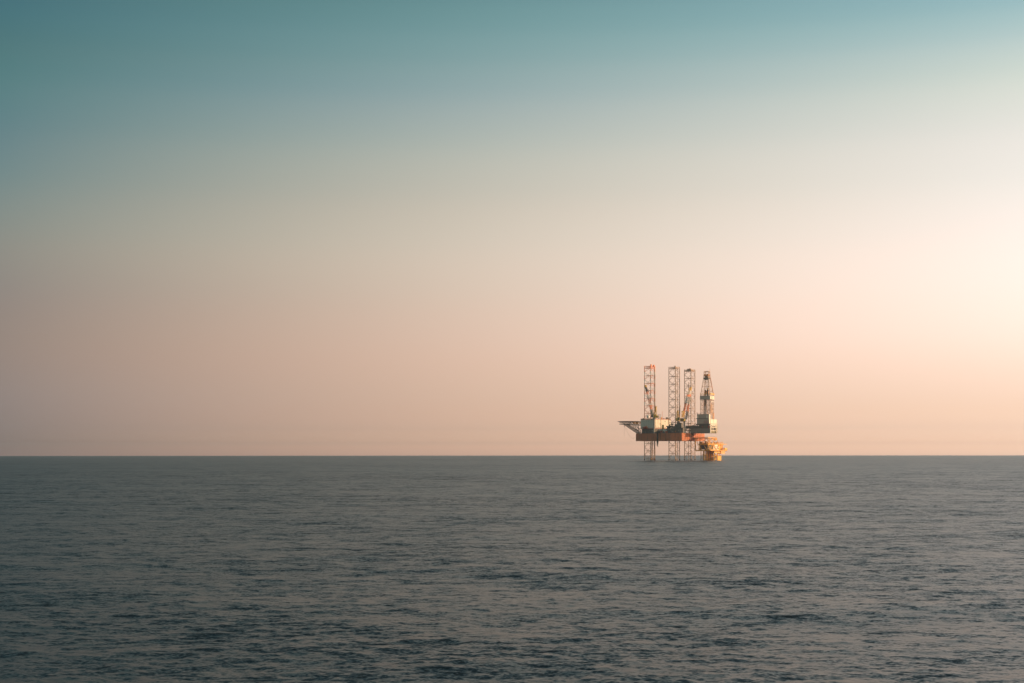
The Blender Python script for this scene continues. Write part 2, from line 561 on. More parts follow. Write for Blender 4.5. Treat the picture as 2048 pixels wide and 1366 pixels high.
for dy in (-8.5, -3, 3, 8.5):
    half = math.sqrt(max(1, (RH * .93) ** 2 - dy * dy)) - .3
    x0, x1 = hx - half, hx + half + (3 if abs(dy) < 4 else 0)
    yy = 19.85 + dy
    mb.bar((x0 + .4, yy, zb), (x1, yy, zb), .22, 'heli')
    mb.bar((x0, yy, hz - .7), (x1, yy, hz - .7), .25, 'heli')
    n = max(4, int((x1 - x0) / 2.3))
    for k in range(n):
        a, b = x0 + .4 + (x1 - x0 - .4) * k / n, x0 + .4 + (x1 - x0 - .4) * (k + 1) / n
        mb.bar((a, yy, zb), ((a + b) / 2, yy, hz - .7), .13, 'heli', 5)
        mb.bar((b, yy, zb), ((a + b) / 2, yy, hz - .7), .13, 'heli', 5)
for k in range(8):
    xx = hx - 9 + k * 2.7
    half = math.sqrt(max(4, (RH * .93) ** 2 - (xx - hx) ** 2)) - .4
    mb.bar((xx, 19.85 - half, hz - .75), (xx, 19.85 + half, hz - .75), .2, 'heli')
    if k % 2 == 0: mb.bar((xx, 19.85 - half * .7, zb), (xx, 19.85 + half * .7, zb), .16, 'heli')
mb.build('deck_truss', hd)
mb = MB()
for dy in (-3.0, 3.0):
    yy = 19.85 + dy
    xa = X(212, 19.85); za = zb
    mb.truss((xa, yy, za), (-47.2, yy, HT + .6), 1.3, 1.3, 9, .24, .12, 'heli', up=(0, 1, 0))
    xm = X(300, 19.85)
    mb.bar((xm, yy, zb), (-46.5, yy, HT + 3), .2, 'heli')
    mb.bar((xa + 5, yy, zb), (-46.8, yy, HT + 5.0), .16, 'heli')
    mb.bar((X(330, 19.85), yy, zb), (-47.0, yy, HT + 1), .18, 'heli')
    mb.bar((-46.5, yy, HT), (-46.5, yy, zb), .3, 'heli')
mb.bar((X(250, 19.85), 13.9, zb), (-47, 25.8, HT + 2), .14, 'heli'); mb.bar((X(250, 19.85), 25.8, zb), (-47, 13.9, HT + 2), .14, 'heli')
mb.build('support_truss', hd)
mb = MB()                               # lit boxes under the deck
for zu, zv, ln in ((308, 818, 1.6), (338, 822, 2.4), (390, 815, .8)):
    p = xyz(zu, zv, y=13.0)
    mb.box(p[0], p[0] + ln, p[1] - .6, p[1] + .6, p[2] - .8, p[2] + .9, 'orange')
mb.build('equipment_box', hd, label='orange boxes hung under the helideck')
mb = MB()
p = xyz(268, 850, y=14.0); q_ = xyz(400, 850, y=14.0)
mb.box(p[0] + 3, q_[0], 13.0, 26, p[2] - .25, p[2] + .05, 'olive')
mb.rail([(p[0] + 3, 13), (q_[0], 13)], p[2], 'olive', 1.1, .06)
mb.build('access_walkway', hd)

# ---- accommodation block
P1 = edge(401, 2.6); P2 = edge(592, 2.6)
P3 = fr.on(792, P2, (nin.x, nin.y))
zA0 = Z(888, *P2); zA1 = Z(771, *P2)
v2 = lambda p: Vector((p[0], p[1]))
SD = 3.6                                # depth of the front range
WG = 5.0                                # width of the aft range
e2 = Vector(dd); P1v, P2v, P3v = v2(P1), v2(P2), v2(P3)
foot = [P1v, P2v, P3v, P3v + e2 * WG, P2v + e2 * WG + nin * SD, P1v + nin * SD]
mb = MB(); mb.prism([tuple(p) for p in foot], zA0, zA1, 'white')
acc = mb.build('accommodation_block', rig)
mb = MB()
low = [P1v - e2 * .6 + nin * .8, P2v + e2 * .8 + nin * .8, P3v + e2 * .8, P3v + e2 * (WG - .6), P2v + e2 * WG + nin * (SD - .4), P1v + nin * (SD - .4)]
mb.prism([tuple(p) for p in low], HT + .06, zA0 - .3, 'dark')
mb.build('lower_deckhouse', acc)
mb = MB()
fl = [P1v - nin * 1.1 + e2 * 3.2, P2v - nin * 1.1 - e2 * .5, P3v - e2 * 1.2, P3v + e2 * WG, P2v + e2 * WG + nin * SD, P1v + nin * SD + e2 * 3.2]
mb.prism([tuple(p) for p in fl], zA0 - .28, zA0 - .02, 'red')
mb.rail([tuple(fl[0]), tuple(fl[1]), tuple(fl[2])], zA0, 'dark', 1.1, .05)
mb.build('boat_deck', acc)
mb = MB()
for k in range(1, 7):                   # wall panel seams
    p = P1v.lerp(P2v, k / 7) - nin * .03
    mb.obox((p.x, p.y, (zA0 + zA1) / 2), ((e2.x * .12, e2.y * .12, 0), (nin.x * .08, nin.y * .08, 0), (0, 0, zA1 - zA0 - .1)), 'grey')
for k in range(1, 6):
    p = P2v.lerp(P3v, k / 6) - e2 * .03
    mb.obox((p.x, p.y, (zA0 + zA1) / 2), ((e2.x * .08, e2.y * .08, 0), (nin.x * .12, nin.y * .12, 0), (0, 0, zA1 - zA0 - .1)), 'white')
for zz in (zA0 + 2.9, zA0 + 5.8):
    mb.beam((*(P1v - nin * .04), zz), (*(P2v - nin * .04), zz), .1, .14, 'grey')
mb.build('wall_seams', acc)
mb = MB()
for A, B in ((P1v, P2v), (P2v, P3v)):
    mb.beam((*A, zA1 + .15), (*B, zA1 + .15), .5, .3, 'red')
mb.beam((*(P1v + nin * SD), zA1 + .15), (*P1v, zA1 + .15), .5, .3, 'red')
mb.build('roof_edge', acc)
mb = MB(); mb.rail([tuple(P1v + nin * .5), tuple(P2v + nin * .5 + e2 * .4), tuple(P3v + e2 * .4)], zA1 + .3, 'dark', 1.1, .06)
mb.build('roof_rail', acc)
for row in range(3):
    for k in range(6):
        p = P1v.lerp(P2v, (k + .62) / 6.6) - nin * .03
        mb = MB()
        c = (p.x, p.y, zA0 + 1.6 + row * 2.85)
        mb.obox(c, ((e2.x * .75, e2.y * .75, 0), (nin.x * .1, nin.y * .1, 0), (0, 0, .8)), 'grey')
        mb.obox((c[0] - nin.x * .06, c[1] - nin.y * .06, c[2]), ((e2.x * .55, e2.y * .55, 0), (nin.x * .06, nin.y * .06, 0), (0, 0, .6)), 'glass')
        mb.build('window', acc)
for row, k in ((2, .62), (1, .3), (0, .8)):
    p = P2v.lerp(P3v, k) - e2 * .04
    mb = MB(); mb.obox((p.x, p.y, zA0 + 1.8 + row * 2.7), ((e2.x * .1, e2.y * .1, 0), (nin.x * .9, nin.y * .9, 0), (0, 0, .8)), 'olive')
    mb.build('window', acc)
# things on the roof
pr = edge(496, 4.5)
mb = MB(); zd = Z(735, *pr)
mb.ball((pr[0], pr[1], zd), 1.55, 1.55, 1.85, 'dome', 18, 12)
rd = mb.build('radome', acc, True)
mb = MB(); mb.bar((pr[0], pr[1], zA1), (pr[0], pr[1], zd - 1.3), .5, 'dark', 8)
mb.bar((pr[0], pr[1], zA1 + .02), (pr[0], pr[1], zA1 + .35), 1.0, 'dark', 8); mb.build('radome_pedestal', rd)
mb = MB()
for zu, w_, h_, d_ in ((412, 1.8, .9, 3.2), (438, 2.2, 1.4, 3.8), (470, .8, .9, 3.4), (522, .6, 1.2, 3.5), (545, 1.2, .8, 4.0), (560, .7, 1.1, 3.3)):
    p = edge(zu, d_)
    mb.obox((p[0], p[1], zA1 + h_ / 2), ((e2.x * w_, e2.y * w_, 0), (nin.x * 1, nin.y * 1, 0), (0, 0, h_)), 'olive')
for tt, w_, h_, mt in ((.12, .5, 1.6, 'orange'), (.27, .6, 2.4, 'white'), (.45, .9, 2.3, 'orange'), (.62, .8, 1.4, 'red'), (.82, 1.7, 2.2, 'dark'), (.93, .5, 1.2, 'red')):
    p = P2v.lerp(P3v, tt) + e2 * 1.6
    mb.obox((p.x, p.y, zA1 + h_ / 2 + .02), ((e2.x * w_, e2.y * w_, 0), (nin.x * w_, nin.y * w_, 0), (0, 0, h_)), mt)
build_each(mb, 'roof_equipment', acc)
pa = P2v.lerp(P3v, .54) + e2 * 2.2
mb = MB(); mb.bar((pa.x, pa.y, zA1), (pa.x, pa.y, zA1 + 8.2), .2, 'leg_red', 6, .14)
mb.bar((pa.x, pa.y, zA1), (pa.x, pa.y, zA1 + 1), .5, 'red', 8); mb.build('antenna_mast', acc)
for tt in (.25, .33):
    pa = P2v.lerp(P3v, tt) + e2 * 1.2
    mb = MB(); mb.bar((pa.x, pa.y, zA1), (pa.x, pa.y, zA1 + 5.2), .09, 'cable', 5)
    mb.bar((pa.x - .8, pa.y, zA1 + 4.4), (pa.x + .8, pa.y, zA1 + 4.4), .05, 'cable', 4); mb.build('whip_antenna', acc)
p = P2v.lerp(P3v, .35) - e2 * .15
mb = MB(); mb.bar((p.x, p.y, zA0 + .5), (p.x, p.y, zA1 + .8), .13, 'wrust', 6); mb.build('drain_pipe', acc)

# ---- cranes
def pedestal(parent, x, y, z0, z1, r, m):
    mb = MB(); mb.bar((x, y, z0), (x, y, z1), r, m, 14)
    mb.bar((x, y, z1 - .9), (x, y, z1), r * 1.25, m, 14)
    mb.bar((x, y, z0), (x, y, z0 + .5), r * 1.3, m, 14)
    return mb.build('pedestal', parent)
def boom_mats(n, seq):
    return [seq[min(len(seq) - 1, int(k / n * len(seq)))] for k in range(n)]
# crane on the near side by the accommodation block
c1 = edge(575, 1.05)
zp = Z(762, *c1)
mb = MB()
cz = zp
mb.bar((c1[0], c1[1], zp), (c1[0], c1[1], zp + .8), 1.3, 'olive', 14)
mb.obox((c1[0] + .9, c1[1] + .6, zp + 2.6), ((3.2, 0, 0), (0, 2.4, 0), (0, 0, 3.2)), 'yellow')
mb.obox((c1[0] + 3.2, c1[1] + 1.0, zp + 2.0), ((1.8, 0, 0), (0, 2.2, 0), (0, 0, 2.2)), 'yellow')
cr1 = mb.build('crane', rig, label='crane with its boom raised over the accommodation block')
pedestal(cr1, c1[0], c1[1], HT + .05, zp, .95, 'grey')
mb = MB()
mb.obox((c1[0] - 1.9, c1[1] - .4, zp + 2.5), ((1.9, 0, 0), (0, 1.8, 0), (0, 0, 2.2)), 'dark')
mb.obox((c1[0] - 2.9, c1[1] - .5, zp + 2.8), ((.1, 0, 0), (0, 1.4, 0), (0, 0, 1.1)), 'glass')
mb.build('crane_cab', cr1)
mb = MB()
g1 = xyz(598, 603, y=c1[1] + .5)
for dy in (-.9, .9):
    mb.bar((c1[0] + .6, c1[1] + dy, zp + 4.2), (g1[0], g1[1] + dy * .4, g1[2]), .22, 'yellow')
    mb.bar((c1[0] + 2.3, c1[1] + dy, zp + 4.2), (g1[0] + .2, g1[1] + dy * .4, g1[2]), .22, 'yellow')
    for f_ in (.3, .6): mb.bar((c1[0] + .6 + f_ * (g1[0] - c1[0] - .6), c1[1] + dy * (1 - .6 * f_), zp + 4.2 + f_ * (g1[2] - zp - 4.2)), (c1[0] + 2.3 + f_ * (g1[0] + .2 - c1[0] - 2.3), c1[1] + dy * (1 - .6 * f_), zp + 4.2 + f_ * (g1[2] - zp - 4.2)), .14, 'yellow')
mb.obox((g1[0], g1[1], g1[2] - .7), ((1.3, 0, 0), (0, 1.4, 0), (0, 0, 1.6)), 'yellow')
mb.obox((g1[0] - .1, g1[1], g1[2] - 3.4), ((1.3, 0, 0), (0, 1.2, 0), (0, 0, 2.6)), 'yellow')
mb.build('crane_gantry', cr1)
mb = MB()
tip = fr.on(462, c1, dd); tz = Z(328, *tip)
foot1 = Vector((c1[0] - .6, c1[1] - .3, zp + 1.2)); tipv = Vector((tip[0], tip[1], tz))
knee = foot1.lerp(tipv, .24); kn2 = foot1.lerp(tipv, .80)
mb.truss(foot1, knee, 1.5, 1.7, 5, .3, .2, 'grey')
mb.truss(knee, kn2, 1.6, 1.4, 12, .2, .1, boom_mats(12, ['leg_red', 'leg_red', 'leg_white', 'leg_red', 'leg_red', 'leg_white', 'leg_white', 'leg_red', 'leg_red']))
mb.truss(kn2, tipv, 1.4, 1.0, 6, .26, .18, boom_mats(6, ['dark', 'dark', 'yellow']))
mb.bar(tipv, tipv + Vector((-1.1, .5, -.3)), .5, 'yellow', 8)
mb.build('boom', cr1)
mb = MB()
mb.bar(tipv, g1, .06, 'cable', 4); mb.bar(tipv + Vector((0, .5, 0)), Vector(g1) + Vector((0, .5, 0)), .06, 'cable', 4)
mb.bar(tipv + Vector((-.7, .3, -.3)), tipv + Vector((-.7, .3, -4)), .06, 'cable', 4)
mb.build('hoist_cable', cr1)
mb = MB(); mb.box(c1[0] + 3.3, c1[0] + 6.4, c1[1] + .2, c1[1] + 2.4, zp + .55, zp + .75, 'olive')
mb.rail([(c1[0] + 3.3, c1[1] + .2), (c1[0] + 6.4, c1[1] + .2), (c1[0] + 6.4, c1[1] + 2.4)], zp + .75, 'olive', 3.6, .08, step=1.5)
mb.build('crane_platform', cr1)

# crane on the corner machinery house, boom pointing away
c2 = (7.6, -7.6)
h0 = (c2[0], c2[1])
mb = MB()
x0, x1 = X(868, -9.2), X(928, -9.2)
zm1 = Z(815, x0, -9.2); zm0 = Z(880, x0, -9.2)
mb.box(x0, x1, -9.2, -4.6, zm0, zm1, 'dark')
mh = mb.build('machinery_house', rig)
mb = MB()
mb.box(x0 - 6.5, x1 - 1.2, -8.6, -7.9, HT + .06, zm0 - .2, 'dark')
mb.box(x0 + .4, x1 + 1.4, -8.4, -4.8, HT + .06, zm0 - .02, 'dark')
mb.box(x0 - 2.2, x0 - .02, -9.0, -5.2, zm0 + .5, zm1 - 1.4, 'dark')
mb.build('pump_room', mh)
mb = MB(); mb.rail([(x0, -9.2), (x1, -9.2), (x1, -4.6)], zm1, 'dark', 1.1, .06); mb.build('roof_rail', mh)
mb = MB()
p = xyz(880, 772, y=-7.6)
c2 = (p[0], -7.2)
mb.box(c2[0] - 1.5, c2[0] + 1.5, -8.4, -6.2, Z(790, *c2), Z(752, *c2), 'yellow')
mb.box(c2[0] + .7, c2[0] + 2.6, -8.9, -7.1, Z(782, *c2), Z(745, *c2), 'olive')
cr2 = mb.build('crane', rig, label='yellow crane on the corner machinery house')
pedestal(cr2, c2[0] + .7, c2[1], zm1 - .02, Z(790, *c2), .75, 'dark')
mb = MB()
zt = Z(657, *c2); zc = Z(752, *c2)
for dx in (-.95, .75):
    for dy in (-.8, .8):
        mb.bar((c2[0] + dx, c2[1] + dy, zc), (c2[0] + dx * .6 - .1, c2[1] + dy * .6, zt), .2, 'yellow')
for f_ in (.2, .45, .7, .95):
    z_ = zc + (zt - zc) * f_
    mb.box(c2[0] - 1.0 + .35 * f_, c2[0] + .8 - .35 * f_, c2[1] - .8 + .3 * f_, c2[1] - .66 + .3 * f_, z_, z_ + .5, 'yellow')
mb.box(c2[0] - .8, c2[0] + .5, c2[1] - .5, c2[1] + .5, zt - 2.4, zt - .6, 'yellow')
mb.build('crane_gantry', cr2)
mb = MB()
b0 = Vector((c2[0] + 1.2, c2[1] + 1.2, zc - .8)); yb = c2[1] + 22
b1 = Vector(xyz(909, 597, y=yb))
mb.truss(b0, b1, 1.3, .9, 14, .12, .07, boom_mats(14, ['yellow', 'leg_red', 'grey', 'grey', 'grey', 'grey', 'yellow']))
mb.bar(b1, b1 + Vector((.5, .4, -.4)), .5, 'yellow', 8)
mb.build('boom', cr2)

# crane on the stern corner with a raised red and white boom
lx3 = 10.0
c3 = (lx3, Y(968, lx3))
zt3 = Z(800, *c3)
p = xyz(950, 775, x=lx3)
mb = MB()
mb.box(lx3 - 2.0, lx3 + 1.6, p[1] - 2.4, p[1] + 2.4, Z(800, lx3, p[1]), Z(757, lx3, p[1]), 'olive')
mb.box(lx3 + 1.6, lx3 + 2.2, p[1] - 2.0, p[1] + 2.0, Z(790, lx3, p[1]), Z(765, lx3, p[1]), 'yellow')
cr3 = mb.build('crane', rig, label='crane at the stern corner with raised red and white boom')
pedestal(cr3, lx3, c3[1], HT + .05, zt3 - .02, .95, 'grey')
mb = MB()
zb3 = Z(757, *c3); zz3 = Z(668, *c3)
for dx in (-1.1, 1.1):
    ya, yb = Y(930, lx3 + dx), Y(963, lx3 + dx)
    ym = Y(938, lx3 + dx * .7); yn = Y(952, lx3 + dx * .7)
    mb.bar((lx3 + dx, ya, zb3), (lx3 + dx * .6, ym, zz3), .24, 'yellow')
    mb.bar((lx3 + dx, yb, zb3), (lx3 + dx * .6, yn, zz3 - 1), .24, 'yellow')
    for f_ in (.3, .6, .9):
        mb.bar((lx3 + dx * (1 - .4 * f_), ya + (ym - ya) * f_, zb3 + (zz3 - zb3) * f_), (lx3 + dx * (1 - .4 * f_), yb + (yn - yb) * f_, zb3 + (zz3 - zb3) * f_), .16, 'yellow')
mb.obox((lx3, Y(945, lx3), zz3 - .4), ((1.8, 0, 0), (0, 1.6, 0), (0, 0, .9)), 'yellow')
mb.build('crane_gantry', cr3)
mb = MB()
tp = Vector(xyz(1052, 352, x=lx3 - 4)); mid_ = tp
A0 = Vector(xyz(948, 745, x=lx3 + 1.0)); B0 = Vector(xyz(990, 770, x=lx3 - 2.2))
j = Vector(xyz(1018, 470, x=lx3 - 3)); jl = Vector(xyz(1004, 480, x=lx3 - 1.6)); jr = Vector(xyz(1040, 480, x=lx3 - 4.4))
for a, b, sq in ((A0, jl, ['yellow', 'leg_red', 'leg_red', 'leg_white', 'leg_white']), (B0, jr, ['dark', 'dark', 'leg_red', 'leg_red', 'leg_white', 'leg_white'])):
    mb.truss(a, b, 1.3, 1.4, 12, .24, .13, boom_mats(12, sq))
for f_, m_ in ((.55, 'leg_red'), (.8, 'leg_white')):
    mb.bar(A0.lerp(jl, f_), B0.lerp(jr, f_), .12, m_)
mb.bar(A0.lerp(jl, .6), B0.lerp(jr, .9), .1, 'leg_white'); mb.bar(A0.lerp(jl, .9), B0.lerp(jr, .6), .1, 'leg_white')
hw = (jl - jr).normalized()
top_l, top_r = tp + hw * 1.2, tp - hw * 1.2
n = 8
for k in range(n):
    f0, f1 = k / n, (k + 1) / n
    m_ = 'leg_red' if k < 2 else ('leg_white' if k < 5 else 'yellow')
    a0, a1, b0_, b1_ = jl.lerp(top_l, f0), jl.lerp(top_l, f1), jr.lerp(top_r, f0), jr.lerp(top_r, f1)
    for off in (Vector((.6, .3, 0)), Vector((-.6, -.3, 0))):
        mb.bar(a0 + off, a1 + off, .27, m_); mb.bar(b0_ + off, b1_ + off, .27, m_)
        mb.bar(a0 + off, b1_ + off, .12, m_); mb.bar(b0_ + off, a1 + off, .12, m_); mb.bar(a1 + off, b1_ + off, .14, m_)
    mb.bar(a0 + Vector((.6, .3, 0)), a1 - Vector((.6, .3, 0)), .12, m_); mb.bar(b0_ + Vector((.6, .3, 0)), b1_ - Vector((.6, .3, 0)), .12, m_)
mb.build('boom', cr3)
mb = MB(); gt = Vector((lx3, Y(945, lx3), zz3))
mb.bar(tp, gt, .07, 'cable', 4); mb.bar(tp, gt + Vector((.8, 0, 0)), .07, 'cable', 4)
mb.build('hoist_cable', cr3)

# ---- cantilever
cy0 = 10.6
cxe = X(1301, cy0); cy1 = Y(1386, cxe)
zc_t = Z(888, cxe, cy0); zc_b = Z(950, cxe, cy0); zp_t = Z(857, X(1000, cy0), cy0)
xb0 = X(1050, cy0); xp0 = X(985, cy0)
mb = MB()
for yy in (cy0 + .5, cy1 - .5):
    mb.box(xb0, cxe, yy - .5, yy + .5, zc_b + .35, zc_t, 'beam')
    mb.box(xb0 + .1, cxe - .12, yy - .62, yy + .62, zc_b, zc_b + .35, 'dark')
    n = 9
    for k in range(n):
        xx = xb0 + (cxe - xb0) * (k + .5) / n
        mb.box(xx - .1, xx + .1, yy - .6, yy + .6, zc_b + .36, zc_t - .05, 'beam')
ct = mb.build('cantilever', rig)
mb = MB(); mb.box(xp0, cxe - 1.0, cy0 - .15, cy1 + .15, zc_t + .02, zc_t + .5, 'dark')
mb.box(xp0 + .2, X(1160, cy0), cy0 - .05, cy0 + .5, zc_t + .5, zp_t, 'dark')
mb.box(X(1160, cy0) + .02, cxe - 1.2, cy0 - .05, cy0 + .5, zc_t + .5, Z(838, cxe, cy0), 'dark')
mb.box(xp0 + .2, cxe - 1.2, cy1 - .5, cy1 + .05, zc_t + .5, zp_t, 'dark')
mb.build('pipe_deck', ct)
mb = MB()
for k in range(10):
    xx = xp0 + .6 + k * 1.5
    mb.bar((xx, cy0 - .2, zc_t + .3), (xx, cy0 - .2, zp_t + .9), .07, 'dark', 4)
mb.bar((xp0 + .6, cy0 - .2, zp_t + .9), (xp0 + 14.1, cy0 - .2, zp_t + .9), .06, 'dark', 4)
mb.build('pipe_deck_rail', ct)
mb = MB()                               # end frame, catching the sun
xe = cxe + .25
zl = [zc_b + .1, Z(918, cxe, cy0), Z(872, cxe, cy0), Z(840, cxe, cy0), Z(828, cxe, cy0)]
for yy in (cy0 + .7, cy1 - .7):
    mb.box(xe - .3, xe + .3, yy - .7, yy + .7, zl[0], zl[4], 'white')
for z_, h_ in ((zl[1], .6), (zl[2], .7), (zl[3], 1.2)):
    mb.box(xe - .2, xe + .2, cy0 + 1.42, cy1 - 1.42, z_ - h_ / 2, z_ + h_ / 2, 'white')
for k in range(1, 4):
    yy = cy0 + (cy1 - cy0) * k / 4
    mb.box(xe - .15, xe + .15, yy - .25, yy + .25, zl[1] + .31, zl[2] - .36, 'white')
    mb.box(xe - .15, xe + .15, yy - .2, yy + .2, zl[2] + .36, zl[3] - .61, 'white')
mb.bar((xe, cy0 + 1.5, zl[2] + .4), (xe, (cy0 + cy1) / 2, zl[3] - .5), .2, 'white'); mb.bar((xe, cy1 - 1.5, zl[2] + .4), (xe, (cy0 + cy1) / 2, zl[3] - .5), .2, 'white')
mb.build('end_frame', ct)
mb = MB(); mb.box(cxe - 1.5, cxe - .35, cy0 + 1.2, cy1 - 1.2, zl[0], zl[1] - .4, 'olive')
mb.box(cxe - 3, cxe - 1.2, cy0 + 2.5, cy1 - 3, zl[1] + .4, zl[2] - .4, 'dark')
mb.build('blowout_preventer_bay', ct)
mb = MB()                               # stair tower and small gear on the far end corner
for k in range(5):
    z_ = zl[0] + 1.0 + k * 2.1
    mb.box(xe + .35, xe + 1.6, cy1 - 2.2, cy1 + .4, z_, z_ + .12, 'white')
    mb.bar((xe + 1.0, cy1 - 2.0, z_), (xe + 1.0, cy1 + .2, z_ + 2.1), .1, 'white')
for yy in (cy1 - 2.1, cy1 + .3):
    mb.bar((xe + 1.5, yy, zl[0]), (xe + 1.5, yy, zl[4] + .5), .12, 'white')
mb.build('stair_tower', ct)

# ---- drill floor with wind walls
fy0 = cy0 - .6
fx0, fx1 = X(1131, fy0), X(1286, fy0)
zf0 = Z(826, fx1, fy0); zf1 = Z(702, fx1, fy0); zf2 = Z(768, fx1, fy0)
yr = Y(1305, fx1)
ye = Y(1391, fx1 + .5)
mb = MB(); mb.box(fx0 - .4, fx1 + .4, fy0 + .05, ye - .1, zf0 - 1.1, zf0, 'dark')
df = mb.build('drill_floor', rig)
mb = MB(); mb.box(fx0, fx1, fy0, yr, zf0 + .01, zf1, 'grey')
dh = mb.build('driller_house', df)
mb = MB()
mb.box(fx1 + .01, fx1 + .16, fy0 + .4, yr - .02, zf0 + .05, zf1 + .05, 'white')
mb.box(fx1 - .5, fx1 + .5, yr + .02, ye, zf0 + .02, zf2, 'white')
mb.box(fx1 + .51, fx1 + .6, yr + 7, yr + 7.2, zf0 + .2, zf2 - .1, 'grey')
mb.build('wind_wall', df)
for zu, zv, w_, h_ in ((1142, 742, 1.1, 2.6), (1262, 738, 1.3, 2.8)):
    p = xyz(zu, zv, y=fy0)
    mb = MB(); mb.box(p[0] - w_ / 2, p[0] + w_ / 2, fy0 - .1, fy0 - .01, p[2] - h_ / 2, p[2] + h_ / 2, 'white'); mb.build('door', dh)
mb = MB(); zs = Z(762, fx0, fy0)
mb.box(fx0 - .6, fx1 - .2, fy0 - .35, fy0 - .02, zs - .15, zs + .35, 'dark'); mb.box(fx0 - 1.2, fx0 - .02, fy0, fy0 + 2, zs - .3, zs + .3, 'dark')
for k in range(8):
    xx = fx0 + 7 + k * .8
    mb.box(xx, xx + .25, fy0 - .2, fy0 - .02, zf0 + .3, zf0 + 1.2 + (k * 7 % 5) * .6, 'dark' if k % 2 else 'red')
mb.build('wall_ledge', dh)
mb = MB(); mb.rail([(fx0, fy0 + .2), (fx1 - .2, fy0 + .2)], zf1, 'dark', 1.2, .06)
mb.bar((fx0 + .2, fy0 + .4, zf1), (fx0 - .3, fy0 + .4, zf1 + 1.9), .14, 'red'); mb.bar((fx0 + .9, fy0 + .4, zf1 + .3), (fx0 - .3, fy0 + .4, zf1 + 1.6), .12, 'red')
mb.build('roof_rail', dh)
mb = MB()                               # substructure between floor and cantilever
for xx in np.linspace(fx0 + .6, fx1 - .6, 6):
    for yy in (fy0 + 1, ye - 1.2):
        mb.box(xx - .35, xx + .35, yy - .35, yy + .35, zc_t + .52, zf0 - 1.12, 'dark')
mb.box(fx0 + 1.5, fx1 - 2.5, fy0 + 1.4, fy0 + 2.0, zc_t + .6, zf0 - 1.3, 'dark')
for k in range(10):
    a = fx0 + .5 + k * 1.25
    mb.box(a, a + .8, fy0 + .2, fy0 + .6, zc_t + .6 + (k % 3) * .5, zc_t + 2.0 + (k % 4) * .4, ('dark', 'olive', 'dark', 'dark', 'red')[k % 5])
build_each(mb, 'substructure', df)
mb = MB()                               # raised goosenecks beside the floor
for zu, top in ((1085, 845), (1110, 822), (1124, 836)):
    x_ = X(zu, cy0 + 1.5)
    zz = Z(top, x_, cy0)
    mb.tube([(x_ - 1.6, cy0 + 1.5, zp_t - 1), (x_ - 1.0, cy0 + 1.5, zz - 1.2), (x_, cy0 + 1.5, zz), (x_ + .9, cy0 + 1.5, zz - .9), (x_ + 1.3, cy0 + 1.5, zp_t - 1)], .22, 'dark', 6)
mb.build('gooseneck_pipe', ct)

# ---- derrick
D0 = 19.85 - 5.0
dxc = X(1299, D0) - 5.0
dyc = 19.85
zD0, zD1, zD2, zD3 = zf0 + .02, Z(463, dxc, dyc), Z(228, dxc, dyc), Z(146, dxc, dyc)
def half(z):
    if z <= zD1: return 5.0
    if z <= zD2: return 5.0 + (2.5 - 5.0) * (z - zD1) / (zD2 - zD1)
    return 2.5 + (2.2 - 2.5) * (z - zD2) / (zD3 - zD2)
def cor(i, z):
    h = half(z)
    return Vector((dxc + h * (1, 1, -1, -1)[i % 4], dyc + h * (-1, 1, 1, -1)[i % 4], z))
mb = MB()
lv = [zD0 + (zD1 - zD0) * k / 6 for k in range(7)] + [zD1 + (zD2 - zD1) * k / 4 for k in range(1, 5)] + [zD3]
for i in range(4):
    for a, b in zip(lv[:-1], lv[1:]):
        mb.bar(cor(i, a), cor(i, b), .26, 'tan', 6)
        mb.bar(cor(i, b), cor(i + 1, b), .13, 'tan', 5)
        if b <= zD1 + .1:
            m1 = cor(i, b).lerp(cor(i + 1, b), .5)
            mb.bar(cor(i, a), m1, .13, 'tan', 5); mb.bar(cor(i + 1, a), m1, .13, 'tan', 5)
        else:
            mb.bar(cor(i, a), cor(i + 1, b), .08, 'tan', 4); mb.bar(cor(i + 1, a), cor(i, b), .08, 'tan', 4)
    if i in (0, 1, 2, 3):
        for f_ in (.33, .66):
            mb.bar(cor(i, zD0).lerp(cor(i + 1, zD0), f_), cor(i, zD1).lerp(cor(i + 1, zD1), f_), .14, 'tan', 5)
dk = mb.build('derrick', rig)
mb = MB(); mb.bar((dxc + 2.2, dyc + 2.2, zD2), (dxc + 2.2, dyc + 2.2, Z(108, dxc, dyc)), .2, 'leg_red', 6, .08)
mb.bar(cor(1, zD1) + Vector((.3, .3, 0)), cor(1, zD2) + Vector((.3, .3, 0)), .14, 'leg_red', 5)
mb.build('lightning_mast', dk)
zb0, zb1 = Z(514, dxc, dyc), Z(468, dxc, dyc)
mb = MB()
hb = 5.35
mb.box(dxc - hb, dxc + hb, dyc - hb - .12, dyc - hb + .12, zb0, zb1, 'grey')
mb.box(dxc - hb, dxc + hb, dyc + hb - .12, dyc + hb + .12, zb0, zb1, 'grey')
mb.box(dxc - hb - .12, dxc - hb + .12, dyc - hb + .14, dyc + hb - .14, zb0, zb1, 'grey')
mb.build('racking_wind_wall', dk)
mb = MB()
mb.box(dxc + hb - .12, dxc + hb + .12, dyc - hb + .14, dyc - .9, zb0 + .2, zb1, 'white')  # sun side of the grey band, its sunlight put into the white colour
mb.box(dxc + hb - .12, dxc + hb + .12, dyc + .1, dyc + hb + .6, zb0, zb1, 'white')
mb.build('racking_wind_wall', dk, label='wind wall panels with sunlight put into their white colour')
mb = MB(); zk = Z(443, dxc, dyc); hh = half(zk) + .5
for y_ in (dyc - hh, dyc + hh - .8):
    mb.box(dxc - hh, dxc + hh, y_, y_ + .8, zk - .3, zk + .05, 'yellow')
mb.box(dxc + hh - .2, dxc + hh + .4, dyc - hh + .85, dyc + hh + 1, zk - .6, zk + .5, 'yellow')
